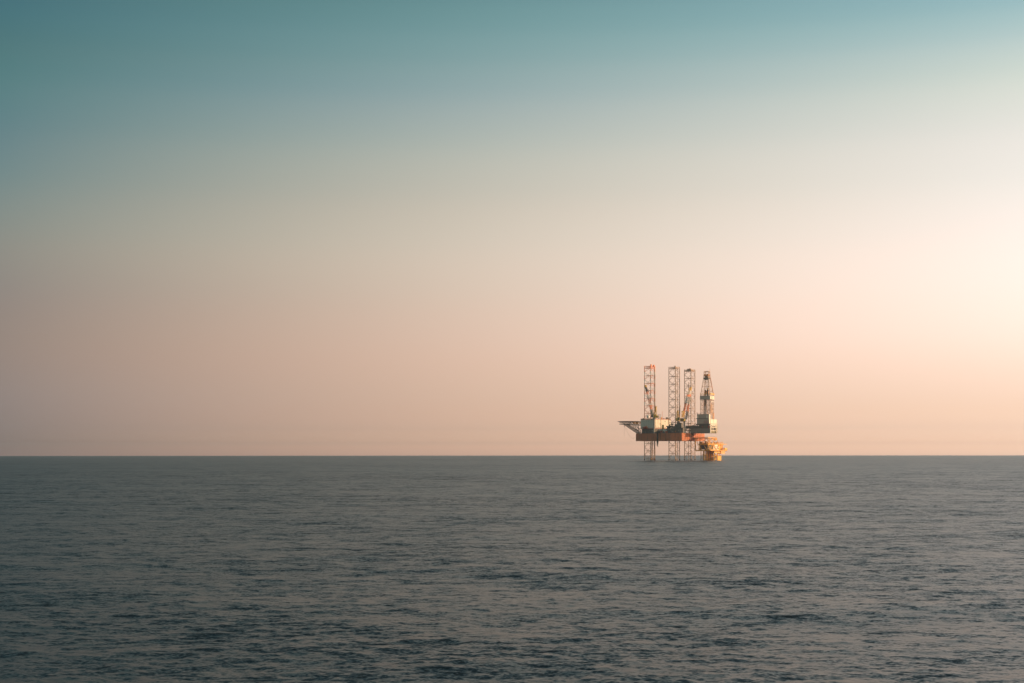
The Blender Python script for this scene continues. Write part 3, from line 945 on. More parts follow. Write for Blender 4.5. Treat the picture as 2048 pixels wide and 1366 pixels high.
mb.rail([(dxc - hh, dyc - hh), (dxc + hh, dyc - hh), (dxc + hh, dyc + hh)], zk, 'yellow', 1.1, .06)
mb.build('monkey_board', dk)
mb = MB(); zcr = Z(238, dxc, dyc); zcs = Z(215, dxc, dyc)
mb.box(dxc - 2.7, dxc + 2.5, dyc - 2.6, dyc + 2.0, zcr - .8, zcr + .6, 'dark'); mb.box(dxc - 1.5, dxc + 1.2, dyc - 1.6, dyc + 1, zcr + .6, zcr + 2.4, 'dark')
mb.box(dxc - 1.9, dxc + 1.6, dyc - 2.0, dyc + 1.2, zcr - 1.5, zcr - .8, 'dark')
ck = mb.build('crown_block', dk)
for dx in (-1.5, 1.2):
    mb = MB(); mb.bar((dxc + dx, dyc - 2.2, Z(196, dxc, dyc)), (dxc + dx, dyc + 1.5, Z(196, dxc, dyc)), 1.0, 'orange', 14); mb.build('crown_sheave', ck)
mb = MB(); zz = zD3
mb.rail([(dxc - 2.2, dyc - 2.2), (dxc + 2.2, dyc - 2.2), (dxc + 2.2, dyc + 2.2), (dxc - 2.2, dyc + 2.2)], zz - 1.2, 'leg', 1.2, .1, True, 1.2)
mb.build('crown_rail', dk)
mb = MB()
mb.rail([(dxc - 2.4, dyc - 2.4), (dxc + 2.4, dyc - 2.4), (dxc + 2.4, dyc + 2.4)], zD2, 'leg', 1.2, .1, False, 1.2)
mb.build('crown_rail', dk)
mb = MB()
za, zb_ = Z(440, dxc, dyc), Z(372, dxc, dyc)
mb.box(dxc - 1.9, dxc - .9, dyc - 1.2, dyc - .4, zb0, Z(385, dxc, dyc), 'dark')
mb.box(dxc + .3, dxc + 1.6, dyc - 1.0, dyc + .6, zb0, Z(385, dxc, dyc), 'dark')
mb.box(dxc + .5, dxc + 1.5, dyc - .8, dyc + .4, Z(385, dxc, dyc), Z(362, dxc, dyc), 'yellow')
mb.box(dxc - .8, dxc - .1, dyc - 1.1, dyc - .2, Z(445, dxc, dyc), Z(398, dxc, dyc), 'orange')
mb.box(dxc + 1.65, dxc + 2.0, dyc - 1.1, dyc - .2, Z(445, dxc, dyc), Z(398, dxc, dyc), 'orange')
mb.build('top_drive', dk)
mb = MB()
for dx, dy in ((-1.0, -.4), (-.6, .4), (.6, -.4), (1.0, .4)):
    mb.bar((dxc + dx, dyc + dy, Z(375, dxc, dyc)), (dxc + dx * 1.3, dyc + dy, zcr), .09, 'cable', 4)
for dx in (-1.7, 2.0):
    mb.bar((dxc + dx, dyc - 1.5, zb1), (dxc + dx, dyc - 1.5, zcr), .17, 'leg', 5)
mb.build('drill_line', dk)
mb = MB()                               # stands of drill pipe racked in the derrick
zz0, zz1 = zf0 + .1, Z(516, dxc, dyc)
for k in range(9):
    xx, yy = dxc - 1.2 + (k % 8) * .3, dyc - 3.6 + (k // 8) * .5
    mb.bar((xx - .6 + .1 * (k % 5), yy - .5, zz0), (xx, yy, zz1), .13, ('dark', 'leg', 'dark', 'grey')[k % 4], 5)
for k in range(5):
    xx, yy = dxc + 2.4 + (k % 3) * .5, dyc - 2 + k * .55
    mb.bar((xx, yy, zz0), (xx - .3, yy, zz1 - (k % 3) * 2), .13, ('leg', 'wrust', 'dark')[k % 3], 5)
mb.box(dxc - 1.2, dxc + .9, dyc - 3.8, dyc - 2.8, Z(600, dxc, dyc), zb0 + .02, 'dark')
mb.build('racked_drill_pipe', dk)
mb = MB()
pts = [Vector((dxc - .2, dyc - 4.2, Z(545, dxc, dyc))), Vector((dxc + 1.2, dyc - 4.0, Z(600, dxc, dyc))), Vector((dxc + 2.2, dyc - 3.8, Z(660, dxc, dyc))), Vector((dxc + 2.4, dyc - 3.8, zf0))]
mb.tube(pts, .2, 'orange', 6); mb.build('rotary_hose', dk)
mb = MB()                               # lit gear on the sunny side of the derrick
for zu, zv0, zv1, w_ in ((1322, 560, 700, .5), (1336, 640, 760, .6), (1310, 600, 690, .4), (1351, 690, 768, .6)):
    y_ = Y(zu, dxc + 5.2)
    mb.box(dxc + 5.0, dxc + 5.3, y_ - w_, y_ + w_, Z(zv1, dxc, dyc), Z(zv0, dxc, dyc), 'tan' if zu != 1351 else 'orange')
for zv in (545, 600, 625, 665):
    mb.box(dxc + 4.9, dxc + 5.6, dyc - 3, dyc + 4, Z(zv, dxc, dyc), Z(zv, dxc, dyc) + .5, 'tan' if zv != 545 else 'white')
mb.build('service_ladder', dk)

# ---- deck clutter along the shaded edge (fixed plant)
mb = MB()
def ebox(zu0, zu1, zv0, zv1, inset, dep, m, y=None):
    if y is None:
        a, b = v2(edge(zu0, inset)), v2(edge(zu1, inset))
        z0, z1 = Z(zv1, a.x, a.y), Z(zv0, a.x, a.y)
        mb.prism([tuple(a), tuple(b), tuple(b + nin * dep), tuple(a + nin * dep)], z0, z1, m)
    else:
        a, b = X(zu0, y), X(zu1, y)
        mb.box(a, b, y, y + dep, Z(zv1, a, y), Z(zv0, a, y), m)
for a in ((610, 655, 915, 948, 1.2, 2.0, 'dark'), (652, 676, 928, 948, .9, 1.2, 'red'), (680, 716, 934, 948, 1.2, 1.4, 'dark'), (718, 748, 926, 948, .8, 1.5, 'red'), (742, 765, 868, 948, 1.4, 2.5, 'dark'),
          (765, 785, 905, 948, 1.0, 1.6, 'dark'), (730, 790, 856, 868, 1.5, 3.0, 'dark')):
    ebox(*a)
for a in ((815, 838, 905, 948, None, 1.8, 'dark', -8.0), (842, 868, 870, 905, None, 2.4, 'dark', -8.4), (870, 905, 905, 948, None, 2, 'dark', -9.0), (790, 870, 866, 880, None, 1.6, 'dark', -7.6), (908, 936, 880, 948, None, 2.2, 'dark', -7.5)):
    ebox(*a)
plant = mb.build('deck_plant', rig)
mb = MB()
for zu0, zu1, zv0, zv1, inset in ((636, 668, 902, 912, 2.6), (672, 736, 902, 930, 3.4)):
    ebox(zu0, zu1, zv0, zv1, inset, 2.2, 'white')
build_each(mb, 'locker', plant)
for zu, zv, sz in ((550, 918, .55), (808, 931, .45), (850, 931, .6), (895, 918, .5), (480, 876, .9)):  # small pale and orange panels made up as sun glints along the edge
    mb = MB()
    if zu < 760:
        a = edge(zu, -.2)
    else:
        a = (X(zu, -9.9), -9.9)
    z_ = Z(zv, *a)
    mb.obox((a[0], a[1], z_), ((sz * .3, 0, 0), (0, sz, 0), (0, 0, sz)), 'orange' if zu in (480, 850) else 'white')
    mb.bar((a[0], a[1] + .2, z_ - .8), (a[0], a[1] + .2, z_), .06, 'dark', 4)
    mb.build('glint_panel', plant)
mb = MB()
for k in range(26):                     # pipes, ducts, vents and stanchions
    zu = 415 + k * 12
    if 560 < zu < 612:
        if mb.v: mb.build('deck_piping', plant); mb = MB()
        continue
    a = edge(zu, .8 + (k % 3) * .5); b = edge(zu + 9, .8 + (k % 4) * .4)
    z_ = HT + .5 + (k * 5 % 7) * .45
    mb.bar((a[0], a[1], z_), (b[0], b[1], z_), .14, 'dark', 5)
    mb.bar((a[0], a[1], HT), (a[0], a[1], HT + 1.2 + (k * 3 % 5) * .7), .12, ('dark', 'grey', 'olive')[k % 3], 5)
mb.build('deck_piping', plant); mb = MB()
for k in range(22):
    x_ = -9 + k * .95; y_ = -8.9 + (k % 3) * .3 if x_ > .5 else -8.9 - (x_ - .5) * .459 + .9
    mb.bar((x_, y_, HT), (x_, y_, HT + 1.5 + (k * 7 % 6) * .7), .13, ('dark', 'grey', 'olive', 'dark')[k % 4], 5)
    mb.bar((x_, y_, HT + 1 + (k % 4) * .9), (x_ + .9, y_ - .2, HT + 1 + (k % 4) * .9), .12, 'dark', 5)
mb.build('deck_piping', plant)
mb = MB()
for zu, zv in ((800, 832), (818, 838), (775, 846)):
    x_ = X(zu, 4); z_ = Z(zv, x_, 4)
    mb.ball((x_, 4, z_), .9, .9, .9, 'grey', 10, 6); mb.bar((x_, 4, HT), (x_, 4, z_), .35, 'grey', 8)
build_each(mb, 'vent_head', plant)
p = edge(690, 4.5)
mb = MB(); mb.bar((p[0], p[1], Z(892, *p)), (p[0], p[1], Z(842, *p)), 1.1, 'yellow', 12); mb.bar((p[0], p[1], HT), (p[0], p[1], Z(892, *p)), 1.25, 'dark', 12); mb.build('exhaust_stack', plant)

# ---- loose things on the rig -----------------------------------------------------
def at_rig(name, x, y, z, rz=0.0):
    wx, wy = fr.world(x, y)
    return empty(name, (wx, wy, z - .16), R_(-29.5) + rz)
# lifeboat on the boat deck
a, b = v2(edge(424, 1.3)), v2(edge(494, 1.3))
c = (a + b) / 2
lb = at_rig('lifeboat', c.x, c.y, zA0, math.atan2(dd[1], dd[0]))
tag(lb, 'orange red enclosed lifeboat on the ledge below the pale accommodation block', 'lifeboat')
L_ = (b - a).length
mb = MB(); mb.ball((0, 0, .95), L_ / 2, 1.2, .95, 'red', 16, 10); mb.build('hull', lb, True)
mb = MB(); mb.ball((0, 0, 1.25), L_ / 2 * .72, 1.0, .95, 'red', 14, 8); mb.ball((-L_ * .2, 0, 2.0), .8, .7, .5, 'orange', 10, 6); mb.build('canopy', lb, True)
mb = MB(); mb.box(-L_ * .4, L_ * .4, -1.23, 1.23, .92, 1.04, 'black'); mb.build('fender', lb)
# containers on the stern corner
for nm, zu0, zu1, m_, lbl in (('shipping_container', 940, 955, 'white', 'small white container on the stern corner of the red hull'), ('shipping_container', 959, 978, 'teal', 'small teal container beside the white one on the stern corner')):
    x_ = 11.6
    y0, y1 = Y(zu0, x_), Y(zu1, x_)
    z0, z1 = HT + .07, Z(928, x_, y0)
    r_ = at_rig(nm, x_ - 1.2, (y0 + y1) / 2, HT + .06)
    tag(r_, lbl, 'container', 'containers on the stern deck')
    mb = MB(); hl = (y1 - y0) / 2; mb.box(-1.1, 1.1, -hl, hl, .1, z1 - z0, m_); mb.build('shell', r_)
    mb = MB()
    for k in range(7): 
        yy = -hl + .2 + k * (2 * hl - .4) / 6
        mb.box(1.1, 1.16, yy - .08, yy + .08, .2, z1 - z0 - .1, m_)
    mb.build('door', r_)
    mb = MB()
    for sx in (-1, 1):
        for sy in (-1, 1): mb.box(sx * 1.05 - .1, sx * 1.05 + .1, sy * (hl - .1) - .1, sy * (hl - .1) + .1, 0, .1, 'dark')
    build_each(mb, 'skid', r_)
# pipes lying on the pipe deck
for i, (zu0, zu1, m_, lbl) in enumerate(((1010, 1040, 'orange', 'bundle of orange pipe on the pipe deck nearest the stern leg'), (1052, 1088, 'white', 'pale pipe bundle on the pipe deck near the driller house'))):
    r_ = at_rig('pipe_bundle', X(zu0, 22), 22, zp_t - .1)
    tag(r_, lbl, 'pipes', 'pipe bundles on the pipe deck')
    ln = X(zu1, 22) - X(zu0, 22)
    for k in range(5):
        mb = MB(); mb.bar((0, k * .62, .35), (ln, k * .62, .35), .3, m_, 8); mb.build('pipe', r_)
    mb = MB(); mb.box(.5, .7, -.4, 3, -1.6, .05, 'dark'); mb.box(ln - .7, ln - .5, -.4, 3, -1.6, .05, 'dark'); mb.build('cradle', r_)
# hoses over the side
hp = edge(618, -.35)
r_ = at_rig('hose_bundle', hp[0], hp[1], 0)
tag(r_, 'dark hoses hanging down the red hull side beside the grey crane pedestal', 'hoses')
for k in range(11):
    mb = MB()
    f_ = (k - 5) / 5
    zlow = Z(1075 + (k * 37 % 60), *hp)
    e_ = Vector((ed.x, ed.y)) * (-1)
    o_ = [0.0, .25, .1, .3][k % 4]
    pts = [(e_.x * f_ * 1.5 + nin.x * .8, e_.y * f_ * 1.5 + nin.y * .8, HT + 1.3)]
    for z_, sp in ((HT + 1.7, 1.3), (HT + .3, 1.2), (HT - 3, 1.15), (HB, 1.1), ((HB + zlow) / 2, 1.0 + .3 * f_), (zlow, .7 + .25 * (k % 3))):
        pts.append((e_.x * (f_ * sp + .15 * (k % 2)) - nin.x * o_, e_.y * (f_ * sp + .15 * (k % 2)) - nin.y * o_, z_))
    mb.tube(pts, .2 if k % 3 else .13, ('black', 'dark', 'black', 'olive', 'yellow' if k == 4 else 'black')[k % 5], 6)
    mb.build('hose', r_)
# cables draped from the cantilever to the stern
r_ = at_rig('umbilical_hose', 13.5, 13, 0)
tag(r_, 'dark drooping hoses slung between cantilever and orange stern plate', 'hoses')
for k in range(9):
    x_a = X(1045 + k * 5, cy0) - 13.5; za = zc_b + .2
    xs = .3 + .1 * k; ys = -3.2 - .75 * (k % 5) + (2.2 if k > 5 else 0); dip = HT - 3.0 - (k % 4) * 1.5
    mb = MB()
    pts = []
    for j_ in range(9):
        u_ = j_ / 8
        z_ = (1 - u_) * za + u_ * (HB + .5 + (k % 3)) - (dip - HB) * .25 * math.sin(math.pi * u_)
        pts.append((x_a + (xs - x_a) * u_ ** .8 + .4, (cy0 - 13 + .4) + (ys - (cy0 - 13 + .4)) * (1 - u_) * .0 + (k % 5) * .9 * u_ + 2.2 * u_ * (k % 2), z_))
    mb.tube(pts, .17, 'black' if k % 3 else 'dark', 6)
    mb.build('hose', r_)
# mooring rope below the helideck
p0 = Vector(xyz(187, 852, y=19.85)); p1 = Vector((-46.9, 12.6, HT - 3.0))
r_ = at_rig('rope', p0.x, p0.y, 0)
tag(r_, 'thin slack rope sagging from the helideck to the bow of the hull', 'rope')
mb = MB(); pts = []
for j_ in range(17):
    u_ = j_ / 16
    q_ = p0.lerp(p1, u_) - p0
    pts.append((q_.x, q_.y, p0.z + q_.z - 6.0 * math.sin(math.pi * u_) ** 1.1 * (.7 + .6 * u_)))
mb.tube(pts, .07, 'rope', 5); mb.build('line', r_)
mb = MB(); mb.box(-.25, .25, -.25, .25, p0.z - .5, p0.z + 2.4, 'dark'); mb.bar((0, 0, p0.z - 1.6), (0, 0, p0.z - .5), .25, 'dark', 6); mb.build('pulley', r_)
mb = MB(); mb.bar((0, 0, p0.z - 12), (0, 0, p0.z - 1.6), .05, 'rope', 4); mb.build('tag_line', r_)

# ------------------------------------------------------------------ wellhead platform
PN = (195.2, 1417.0)
pf = Frame(PN[0], PN[1], R_(41.3))
wp = empty('wellhead_platform', (PN[0], PN[1], -.16), R_(41.3))
tag(wp, 'small yellow wellhead platform with stacked decks standing in the sea below the derrick', 'platform')
def pz(zv): return CAM_H + (HV - (720 + zv * .15375)) / F * 1424
PX, PY = pf.X, pf.Y
z1, z2, z3, z4 = pz(1007), pz(1090), pz(1172), pz(1216)
y2 = PY(1150, 0); x2 = PX(1480, 0)
y3 = PY(1112, 0); x3 = PX(1526, -3.5)
y1 = PY(1087, 2); x1_ = PX(1390, 1)
def deck(name, x0, x1, y0, y1, z, m, parent=wp, th=.5, rail_=True):
    mb = MB(); mb.box(x0, x1, y0, y1, z - th, z, m)
    n = int((x1 - x0) / 3)
    for k in range(n + 1): 
        xx = x0 + .3 + (x1 - x0 - .6) * k / max(1, n)
        mb.box(xx - .12, xx + .12, y0 + .1, y1 - .1, z - th - .4, z - th - .004, m)
    o = mb.build(name, parent)
    if rail_:
        mb = MB(); mb.rail([(x0 + .1, y1 - .1), (x0 + .1, y0 + .1), (x1 - .1, y0 + .1), (x1 - .1, y1 - .1)], z, m, 1.1, .07)
        mb.build('deck_rail', o)
    return o
d1 = deck('weather_deck', 1.0, x1_, 1.0, y1, z1, 'wyellow', rail_=False, th=.45)
d2 = deck('main_deck', 0, x2, 0, y2, z2, 'wyellow', th=.7)
mb = MB(); mb.box(x2 + .01, PX(1521, 0), 0, 2.2, z2 - .55, z2 - .05, 'wyellow'); mb.build('walkway', d2)
d3 = deck('cellar_deck', 0, x3, -3.5, y3, z3, 'wyellow', th=.5)
mb = MB()
for x_ in (.9, 9, 17.5, x2 - 1):
    for y_ in (.9, y2 - 1):
        mb.bar((x_, y_, z3), (x_, y_, z2 - .7), .42, 'wyellow', 10)
for x_ in (.9, 9):
    for y_ in (.9, y2 - 1, y2 + 4.5):
        mb.bar((x_, y_, z2 if y_ < y2 else z3), (x_, y_, z1 - .36), .34, 'wyellow', 10)
mb.bar((2.6, .6, z2), (2.6, .6, z1 - .36), .5, 'wyellow', 10)
build_each(mb, 'deck_column', wp)
mb = MB()
# bright V braces on both faces
pv = PX(1303, -.3); pw = PX(1334, -.3)
mb.bar((.3, -.3, z2 - .6), (pv, -.3, z3 + .2), .34, 'wyellow', 8)
mb.bar((pw, -.3, z2 - .6), (pv, -.3, z3 + .2), .34, 'wyellow', 8)
for a, b in (((9, .3), (13, .3)), ((17, .3), (13.5, .3))):
    mb.bar((*a, z2 - .7), (*b, z3), .24, 'wyellow')
mb.bar((-.2, y2 - .6, z2 - .7), (-.2, y2 - 5, z3), .25, 'wyellow'); mb.bar((-.2, y2 + 2.6, z1 - .4), (-.2, y2 - 1.2, z3), .28, 'wyellow')
mb.bar((-.2, 1.2, z3), (-.2, 5.5, z2 - .7), .22, 'wyellow')
for x_ in (1, 9):
    mb.bar((x_, 1, z1 - .4), (x_, y2 - 1, z2), .18, 'wyellow'); mb.bar((x_, y2 - 1, z1 - .4), (x_, 1, z2), .18, 'wyellow')
mb.bar((.9, .7, z2), (9, .7, z1 - .4), .18, 'wyellow'); mb.bar((9, .7, z2), (x1_ - .5, .8, z1 - .4), .18, 'wyellow'); mb.bar((x1_ - .6, .8, z1 - .4), (x1_ + 1.5, .8, z2), .2, 'wyellow')
mb.bar((9, .5, (z1 + z2) / 2 + 1), (x1_ - .4, .5, (z1 + z2) / 2 + 1.1), .22, 'wyellow')
mb.build('deck_brace', wp)
mb = MB()
mb.box(1.8, 8, 1.6, y2 - 2.2, z3 + .5, z2 - .8, 'dark')
mb.box(1.0, 2, y2 - 2.1, y2 - .4, z3 + .1, z2 - 1.2, 'wrust')
mb.box(.5, 1.6, 1.2, 3, z3 + .02, z3 + 1.5, 'wrust')
mb.build('switchgear_room', d3)
mb = MB()
a, b = PX(1338, .8), PX(1362, .8)
mb.box(a, b, .8, 3, z3 + .05, z2 - 1.4, 'white')
a, b = PX(1362, .6), PX(1412, .6)
mb.box(a, b, .6, 4, z3 + .05, z2 - .85, 'white')
pn = mb.build('control_cabin', d3)
for zu, zv in ((1370, 1130), (1385, 1128), (1400, 1130), (1376, 1152), (1396, 1148), (1408, 1150)):
    xx = PX(zu, .6); z_ = pz(zv)
    mb = MB(); mb.box(xx - .35, xx + .35, .5, .58, z_ - .6, z_ + .6, 'glass'); mb.build('window', pn)
mb = MB()
a, b = PX(1416, .7), PX(1440, .7); mb.box(a, b, .7, 3, z3 + .05, z2 - 1.6, 'wyellow')
a, b = PX(1446, .9), PX(1466, .9); mb.box(a, b, .9, 3, z3 + .05, z2 - .9, 'orange')
a, b = PX(1290, -1.5), PX(1350, -1.5); mb.box(a, b, -1.5, .1, z3 + .05, z3 + .9, 'wrust')
build_each(mb, 'separator_skid', d3)
mb = MB()
xa = PX(1488, -2.0)
mb.box(xa, xa + 3.6, -2.6, -.8, z3 + .1, z3 + 2.2, 'wyellow'); mb.bar((xa - 1.5, -1.7, z3 + .9), (xa + .2, -1.7, z3 + 2.2), .3, 'orange', 8)
mb.build('winch', d3)
mb = MB()
xa, xb = PX(1440, -2), PX(1492, -2)
mb.box(xa, xb, -2.6, 2, z4 - .3, z3 - .95, 'orange'); mb.box(xa - 1, xb + .6, -2.9, 2.3, z4 - .1 + 2.6, z4 + 2.72, 'wyellow')
mb.build('drain_tank', d3)
# stuff on the upper decks
mb = MB()
for k in range(16):
    x_ = 3 + (k * 5 % 13) * 1.35; y_ = 1.2 + (k * 3 % 7) * 1.4; h_ = .5 + (k * 7 % 5) * .35
    mb.box(x_, x_ + .9, y_, y_ + .9, z2, z2 + h_, ('wrust', 'wyellow', 'dark', 'orange')[k % 4])
mb.box(-.3 + .5, 3.5, y2 - 4.5, y2 - 1, z2, z2 + 2.2, 'wrust'); mb.box(1, 2.2, 3, 5, z2, z2 + 2.8, 'wrust')
build_each(mb, 'wellhead', d2)
mb = MB()
for zu in (1400, 1420, 1440, 1455):
    xx = PX(zu, 1); mb.tube([(xx, 1, z2), (xx, 1, z2 + 1.7), (xx + .9, 1, z2 + 2.1), (xx + 1.6, 1, z2 + 1.3), (xx + 1.7, 1, z2)], .13, 'wyellow', 5)
mb.build('gooseneck_vent', d2)
mb = MB()
a = PX(1316, .6); b = PX(1385, .6)
mb.box(a, b, .5, 3.2, (z1 + z2) / 2 + .9, (z1 + z2) / 2 + 1.25, 'wyellow')
mb.box(b - 1.2, b + .5, .6, 2.4, (z1 + z2) / 2 + .2, (z1 + z2) / 2 + 2.1, 'wyellow')
mb.rail([(a, .5), (b, .5)], (z1 + z2) / 2 + 1.25, 'wyellow', 1.1, .06)
mb.build('mezzanine', d2)
mb = MB(); mb.rail([(1.1, y1 - .1), (1.1, 1.1), (x1_, 1.1)], z1, 'wrust', .9, .05)
mb.build('deck_rail', d1)
# jacket below
mb = MB()
def wx_(zu, y): return PX(zu, y)
for zu, y_, r_, m_ in ((1362, 2, .55, 'wyellow'), (1225, 7.5, .6, 'wyellow'), (1184, 10.5, .3, 'wrust'), (1215, 10, .3, 'wrust'), (1398, 9, .5, 'wyellow'), (1252, 12, .3, 'wrust')):
    x_ = wx_(zu, y_)
    mb.bar((x_, y_, -4), (x_, y_, z3 - .4), r_, m_, 10)
a = Vector((wx_(1184, 10.5), 10.5, 0)); b = Vector((wx_(1215, 10), 10, 0))
for z_ in (pz(1225), pz(1240), pz(1262), pz(1282)):
    mb.bar(a + Vector((0, 0, z_)), b + Vector((0, 0, z_)), .22, 'wrust')
c_ = Vector((wx_(1362, 2), 2, 0)); d_ = Vector((wx_(1225, 7.5), 7.5, 0)); e_ = Vector((wx_(1398, 9), 9, 0))
for p_, q_ in ((c_, d_), (c_, e_), (d_, e_)):
    mb.bar(p_ + Vector((0, 0, 5.6)), q_ + Vector((0, 0, 5.6)), .26, 'wyellow'); mb.bar(p_ + Vector((0, 0, 1.2)), q_ + Vector((0, 0, 1.2)), .26, 'wyellow')
    mb.bar(p_ + Vector((0, 0, 1.2)), q_ + Vector((0, 0, 5.6)), .2, 'wyellow')
mb.build('jacket', wp)
for k, zu in enumerate((1262, 1282, 1298, 1312, 1326, 1340, 1246, 1272, 1290, 1305, 1320, 1334)):
    y_ = 3.0 + (k % 3) * 1.6 + (6.0 if k > 5 else 0)
    x_ = wx_(zu, y_)
    mb = MB(); mb.bar((x_, y_, -4), (x_, y_, z3 + 1), .42, 'wrust' if k % 2 else 'orange', 10)
    mb.bar((x_, y_, 1.2), (x_, y_, 1.9), .6, 'wrust', 10)
    mb.build('conductor', wp)
mb = MB()
a, b = PX(1362, -2.4), PX(1448, -2.4)
a2 = PX(1398, -2.4)
zt = pz(1212)
mb.box(a - .8, b - 1.5, -2.6, -.2, pz(1206) - .3, pz(1206) + .5, 'wyellow'); mb.box(a - .6, b - 1.8, -2.3, -.4, pz(1206) + .52, z3 - .96, 'wrust')
for k in range(7):
    z_ = .2 + k * (pz(1252)) / 6.3
    mb.box(a2, b, -2.5, -2.1, z_ - .25, z_ + .3, 'wyellow')
for k in range(5):
    xx = a2 + .15 + (b - a2 - .3) * k / 4
    mb.bar((xx, -2.0, -3), (xx, -2.0, pz(1240) if k < 4 else pz(1238)), .26, 'wyellow', 8)
mb.box(a2, b - .02, -1.7, 2.0, pz(1253) - .3, pz(1253), 'wyellow')
mb.bar((a2 + .4, -2, pz(1240)), (a2 + .4, -1.5, z3 - .9), .25, 'wyellow'); mb.bar((b - 2.0, -2, pz(1240)), (b - 2.0, -1.5, z3 - .9), .28, 'wyellow')
mb.bar((a, -1.8, -3), (a, -1.8, z3 - .9), .32, 'wyellow', 8); mb.bar((a - .3, -1.8, 5.5), (a2 + .6, -1.8, pz(1256)), .22, 'wyellow'); mb.bar((a, -1.8, .6), (a2, -1.8, 3), .2, 'wyellow')
mb.build('boat_landing', wp)

# ------------------------------------------------------------------ sea
RE = 6.371e6
H = CAM_H
r_in = np.array([2, 5, 9, 13, 17, 20, 22.5])
r_mid = [24.0]
while r_mid[-1] < 1000:
    d = r_mid[-1]
    r_mid.append(d + min(.0003 * d * d / H, .36 + .0029 * max(0, d - 95)))
r_mid = np.array(r_mid)
r_out = r_mid[-1] * np.exp(np.linspace(0, math.log(13000 / r_mid[-1]), 110))[1:]
rr = np.concatenate([r_in, r_mid, r_out])
fine = np.radians(np.linspace(-25, 25, 900))
coarse = np.radians(np.linspace(25, 335, 160))[1:-1]
aa = np.concatenate([fine, coarse])
nr, na = len(rr), len(aa)
dr = np.gradient(rr)
da = np.gradient(np.unwrap(aa)); da[:2] = da[5]; da[-1] = da[-5]
Rg, Ag = np.meshgrid(rr, aa, indexing='ij')
Xg = (Rg * np.sin(Ag)).astype(np.float32); Yg = (Rg * np.cos(Ag)).astype(np.float32)
DRg = np.repeat(dr[:, None], na, 1).astype(np.float32); DLg = (Rg * da[None, :]).astype(np.float32)
Zg = np.zeros_like(Xg); DX = np.zeros_like(Xg); DY = np.zeros_like(Xg)
nw = 220
lam = np.exp(np.linspace(math.log(.4), math.log(30), nw)) * rng.uniform(.96, 1.04, nw)
mean = R_(262)
sprd = np.clip(rng.normal(0, 1, nw) * np.interp(np.log(lam), [np.log(.4), np.log(30)], [.95, .4]), -1.5, 1.5)
dirs = mean + sprd
SLOPE = .0080
amp = SLOPE * lam / (2 * math.pi) * np.interp(np.log(lam), np.log([.4, .8, 1.5, 3, 6, 12, 30]), [2.0, 1.7, 1.05, .62, .42, .34, .2])
ph = rng.uniform(0, 2 * math.pi, nw)
lim = rr < 3000
i1 = int(lim.sum())
sa, ca = np.sin(Ag[0]), np.cos(Ag[0])
for L_, th_, a_, p_ in zip(lam, dirs, amp, ph):
    k = 2 * math.pi / L_
    kx, ky = np.float32(k * math.cos(th_)), np.float32(k * math.sin(th_))
    kr = np.abs(kx * sa + ky * ca); kl = np.abs(kx * ca - ky * sa)
    # rows where the mesh can carry this wave
    kr, kl = kr.astype(np.float32), kl.astype(np.float32)
    ok = (1.8 - dr[:i1] * float(kr[:900].min()) / 1.15) > 0
    j1 = int(np.nonzero(ok)[0][-1]) + 1 if ok.any() else 0
    if j1 == 0: continue
    wgt = np.clip(1.8 - DRg[:j1] * kr[None, :] / 1.15, 0, 1) * np.clip(1.8 - DLg[:j1] * kl[None, :] / 1.15, 0, 1)
    arg = kx * Xg[:j1] + ky * Yg[:j1] + np.float32(p_)
    cs, sn = np.cos(arg), np.sin(arg)
    wv = wgt * np.float32(a_)
    Zg[:j1] += wv * cs
    DX[:j1] -= wv * math.cos(th_) * sn * .8
    DY[:j1] -= wv * math.sin(th_) * sn * .8
Xg += DX; Yg += DY
Zg -= Rg ** 2 / (2 * RE)
verts = np.stack([Xg, Yg, Zg], -1).reshape(-1, 3)
verts = np.concatenate([verts, [[0, 0, 0]]])
ii, jj = np.meshgrid(np.arange(nr - 1), np.arange(na), indexing='ij')
j2 = (jj + 1) % na
quads = np.stack([ii * na + jj, ii * na + j2, (ii + 1) * na + j2, (ii + 1) * na + jj], -1).reshape(-1, 4)[:, ::-1]
cv = len(verts) - 1
tris = np.stack([np.full(na, cv), (np.arange(na) + 1) % na, np.arange(na)], -1)
me = bpy.data.meshes.new('sea')
me.vertices.add(len(verts)); me.vertices.foreach_set('co', verts.astype(np.float32).ravel())
loops = np.concatenate([quads.ravel(), tris.ravel()]).astype(np.int32)
me.loops.add(len(loops)); me.loops.foreach_set('vertex_index', loops)
st = np.concatenate([np.arange(len(quads)) * 4, len(quads) * 4 + np.arange(na) * 3]).astype(np.int32)
tot = np.concatenate([np.full(len(quads), 4), np.full(na, 3)]).astype(np.int32)
me.polygons.add(len(st)); me.polygons.foreach_set('loop_start', st); me.polygons.foreach_set('loop_total', tot)
me.polygons.foreach_set('use_smooth', np.ones(len(st), dtype=bool))
me.update(calc_edges=True); me.validate()
sea = bpy.data.objects.new('sea', me); sea['kind'] = 'structure'; col.objects.link(sea)
m = bpy.data.materials.new('sea_water'); m.use_nodes = True
nt = m.node_tree
b = nt.nodes['Principled BSDF']
b.inputs['Base Color'].default_value = (.013, .021, .025, 1)
b.inputs['Roughness'].default_value = .31
b.inputs['IOR'].default_value = 1.333
tcn = N('ShaderNodeTexCoord')
geo = N('ShaderNodeNewGeometry')
mpn = N('ShaderNodeMapping'); mpn.inputs['Rotation'].default_value = (0, 0, R_(-8)); mpn.inputs['Scale'].default_value = (.62, 1, 1)
nt.links.new(tcn.outputs['Object'], mpn.inputs['Vector'])
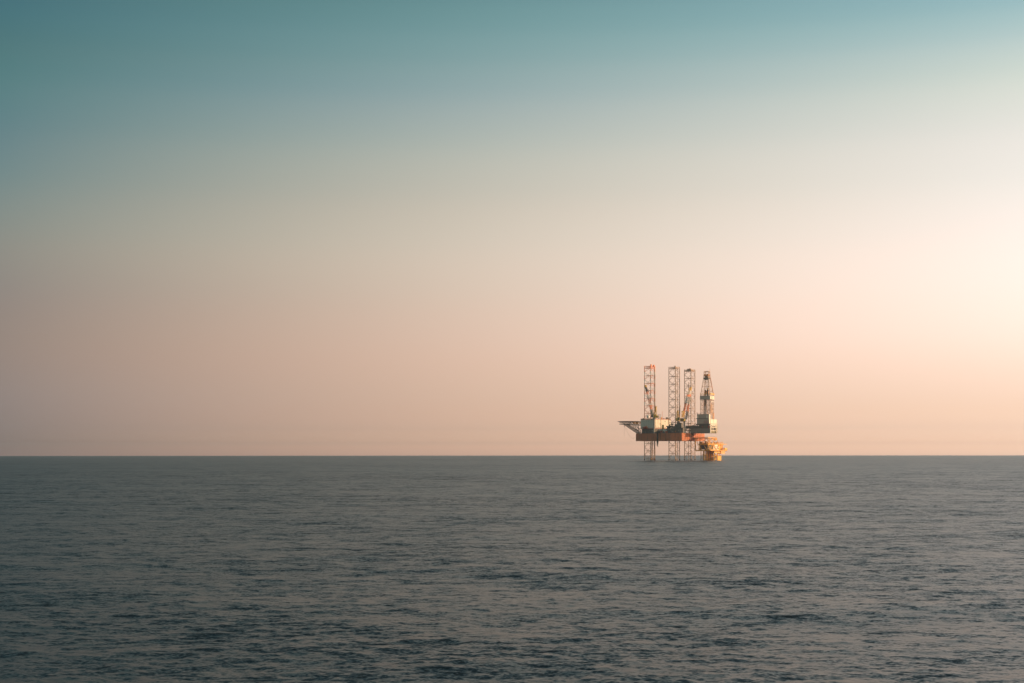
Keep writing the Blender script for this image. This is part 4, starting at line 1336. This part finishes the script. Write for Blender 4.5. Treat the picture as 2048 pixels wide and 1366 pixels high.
# gusts: where the ripples are stronger or weaker
g = N('ShaderNodeTexNoise'); g.inputs['Scale'].default_value = .0035; g.inputs['Detail'].default_value = 8; g.inputs['Roughness'].default_value = .68
nt.links.new(mpn.outputs[0], g.inputs['Vector'])
gust = mth('MAXIMUM', mth('ADD', mth('MULTIPLY', mth('SUBTRACT', g.outputs[0], .5), 3.2), 1.0), .3)
tot_ = None
for sc_, det, kk in ((.07, 2, .35), (.3, 2, .55), (1.0, 3, 1.0), (3.2, 3, 1.3), (11.0, 2, 1.4)):
    n_ = N('ShaderNodeTexNoise'); n_.inputs['Scale'].default_value = sc_; n_.inputs['Detail'].default_value = det; n_.inputs['Roughness'].default_value = .55
    nt.links.new(mpn.outputs[0], n_.inputs['Vector'])
    v = vmth('SCALE', vmth('SUBTRACT', n_.outputs[1], (.5, .5, .5)), scale=kk)
    tot_ = v if tot_ is None else vmth('ADD', tot_, v)
tot_ = vmth('SCALE', vmth('MULTIPLY', tot_, (.8, 1, 0)), scale=gust)
nn = vmth('NORMALIZE', vmth('ADD', geo.outputs['Normal'], tot_))
nt.links.new(nn, b.inputs['Normal'])
me.materials.append(m)

# ------------------------------------------------------------------ air
HAZE = 0.000075
if HAZE > 0:
    mb = MB()
    M['haze'] = bpy.data.materials.new('sea_haze')
    M['haze'].use_nodes = True
    nt = M['haze'].node_tree
    nt.nodes.clear()
    pv_ = N('ShaderNodeVolumePrincipled')
    pv_.inputs['Color'].default_value = (.74, .87, .96, 1)
    pv_.inputs['Density'].default_value = HAZE
    pv_.inputs['Anisotropy'].default_value = .6
    o_ = N('ShaderNodeOutputMaterial'); nt.links.new(pv_.outputs[0], o_.inputs['Volume'])
    mb.box(-13500, 13500, -13500, 13500, -32, 104, 'haze')
    hz_ = mb.build('haze'); hz_['kind'] = 'stuff'
print('proj', 'cant', cxe, cy1, 'fl', fx0, fx1, yr, ye, 'P', P1, P2, P3, 'helix', hx, hz, 'derr', dxc, zD1, zD3, 'plat', y2, x2, y3, x3, y1, x1_)
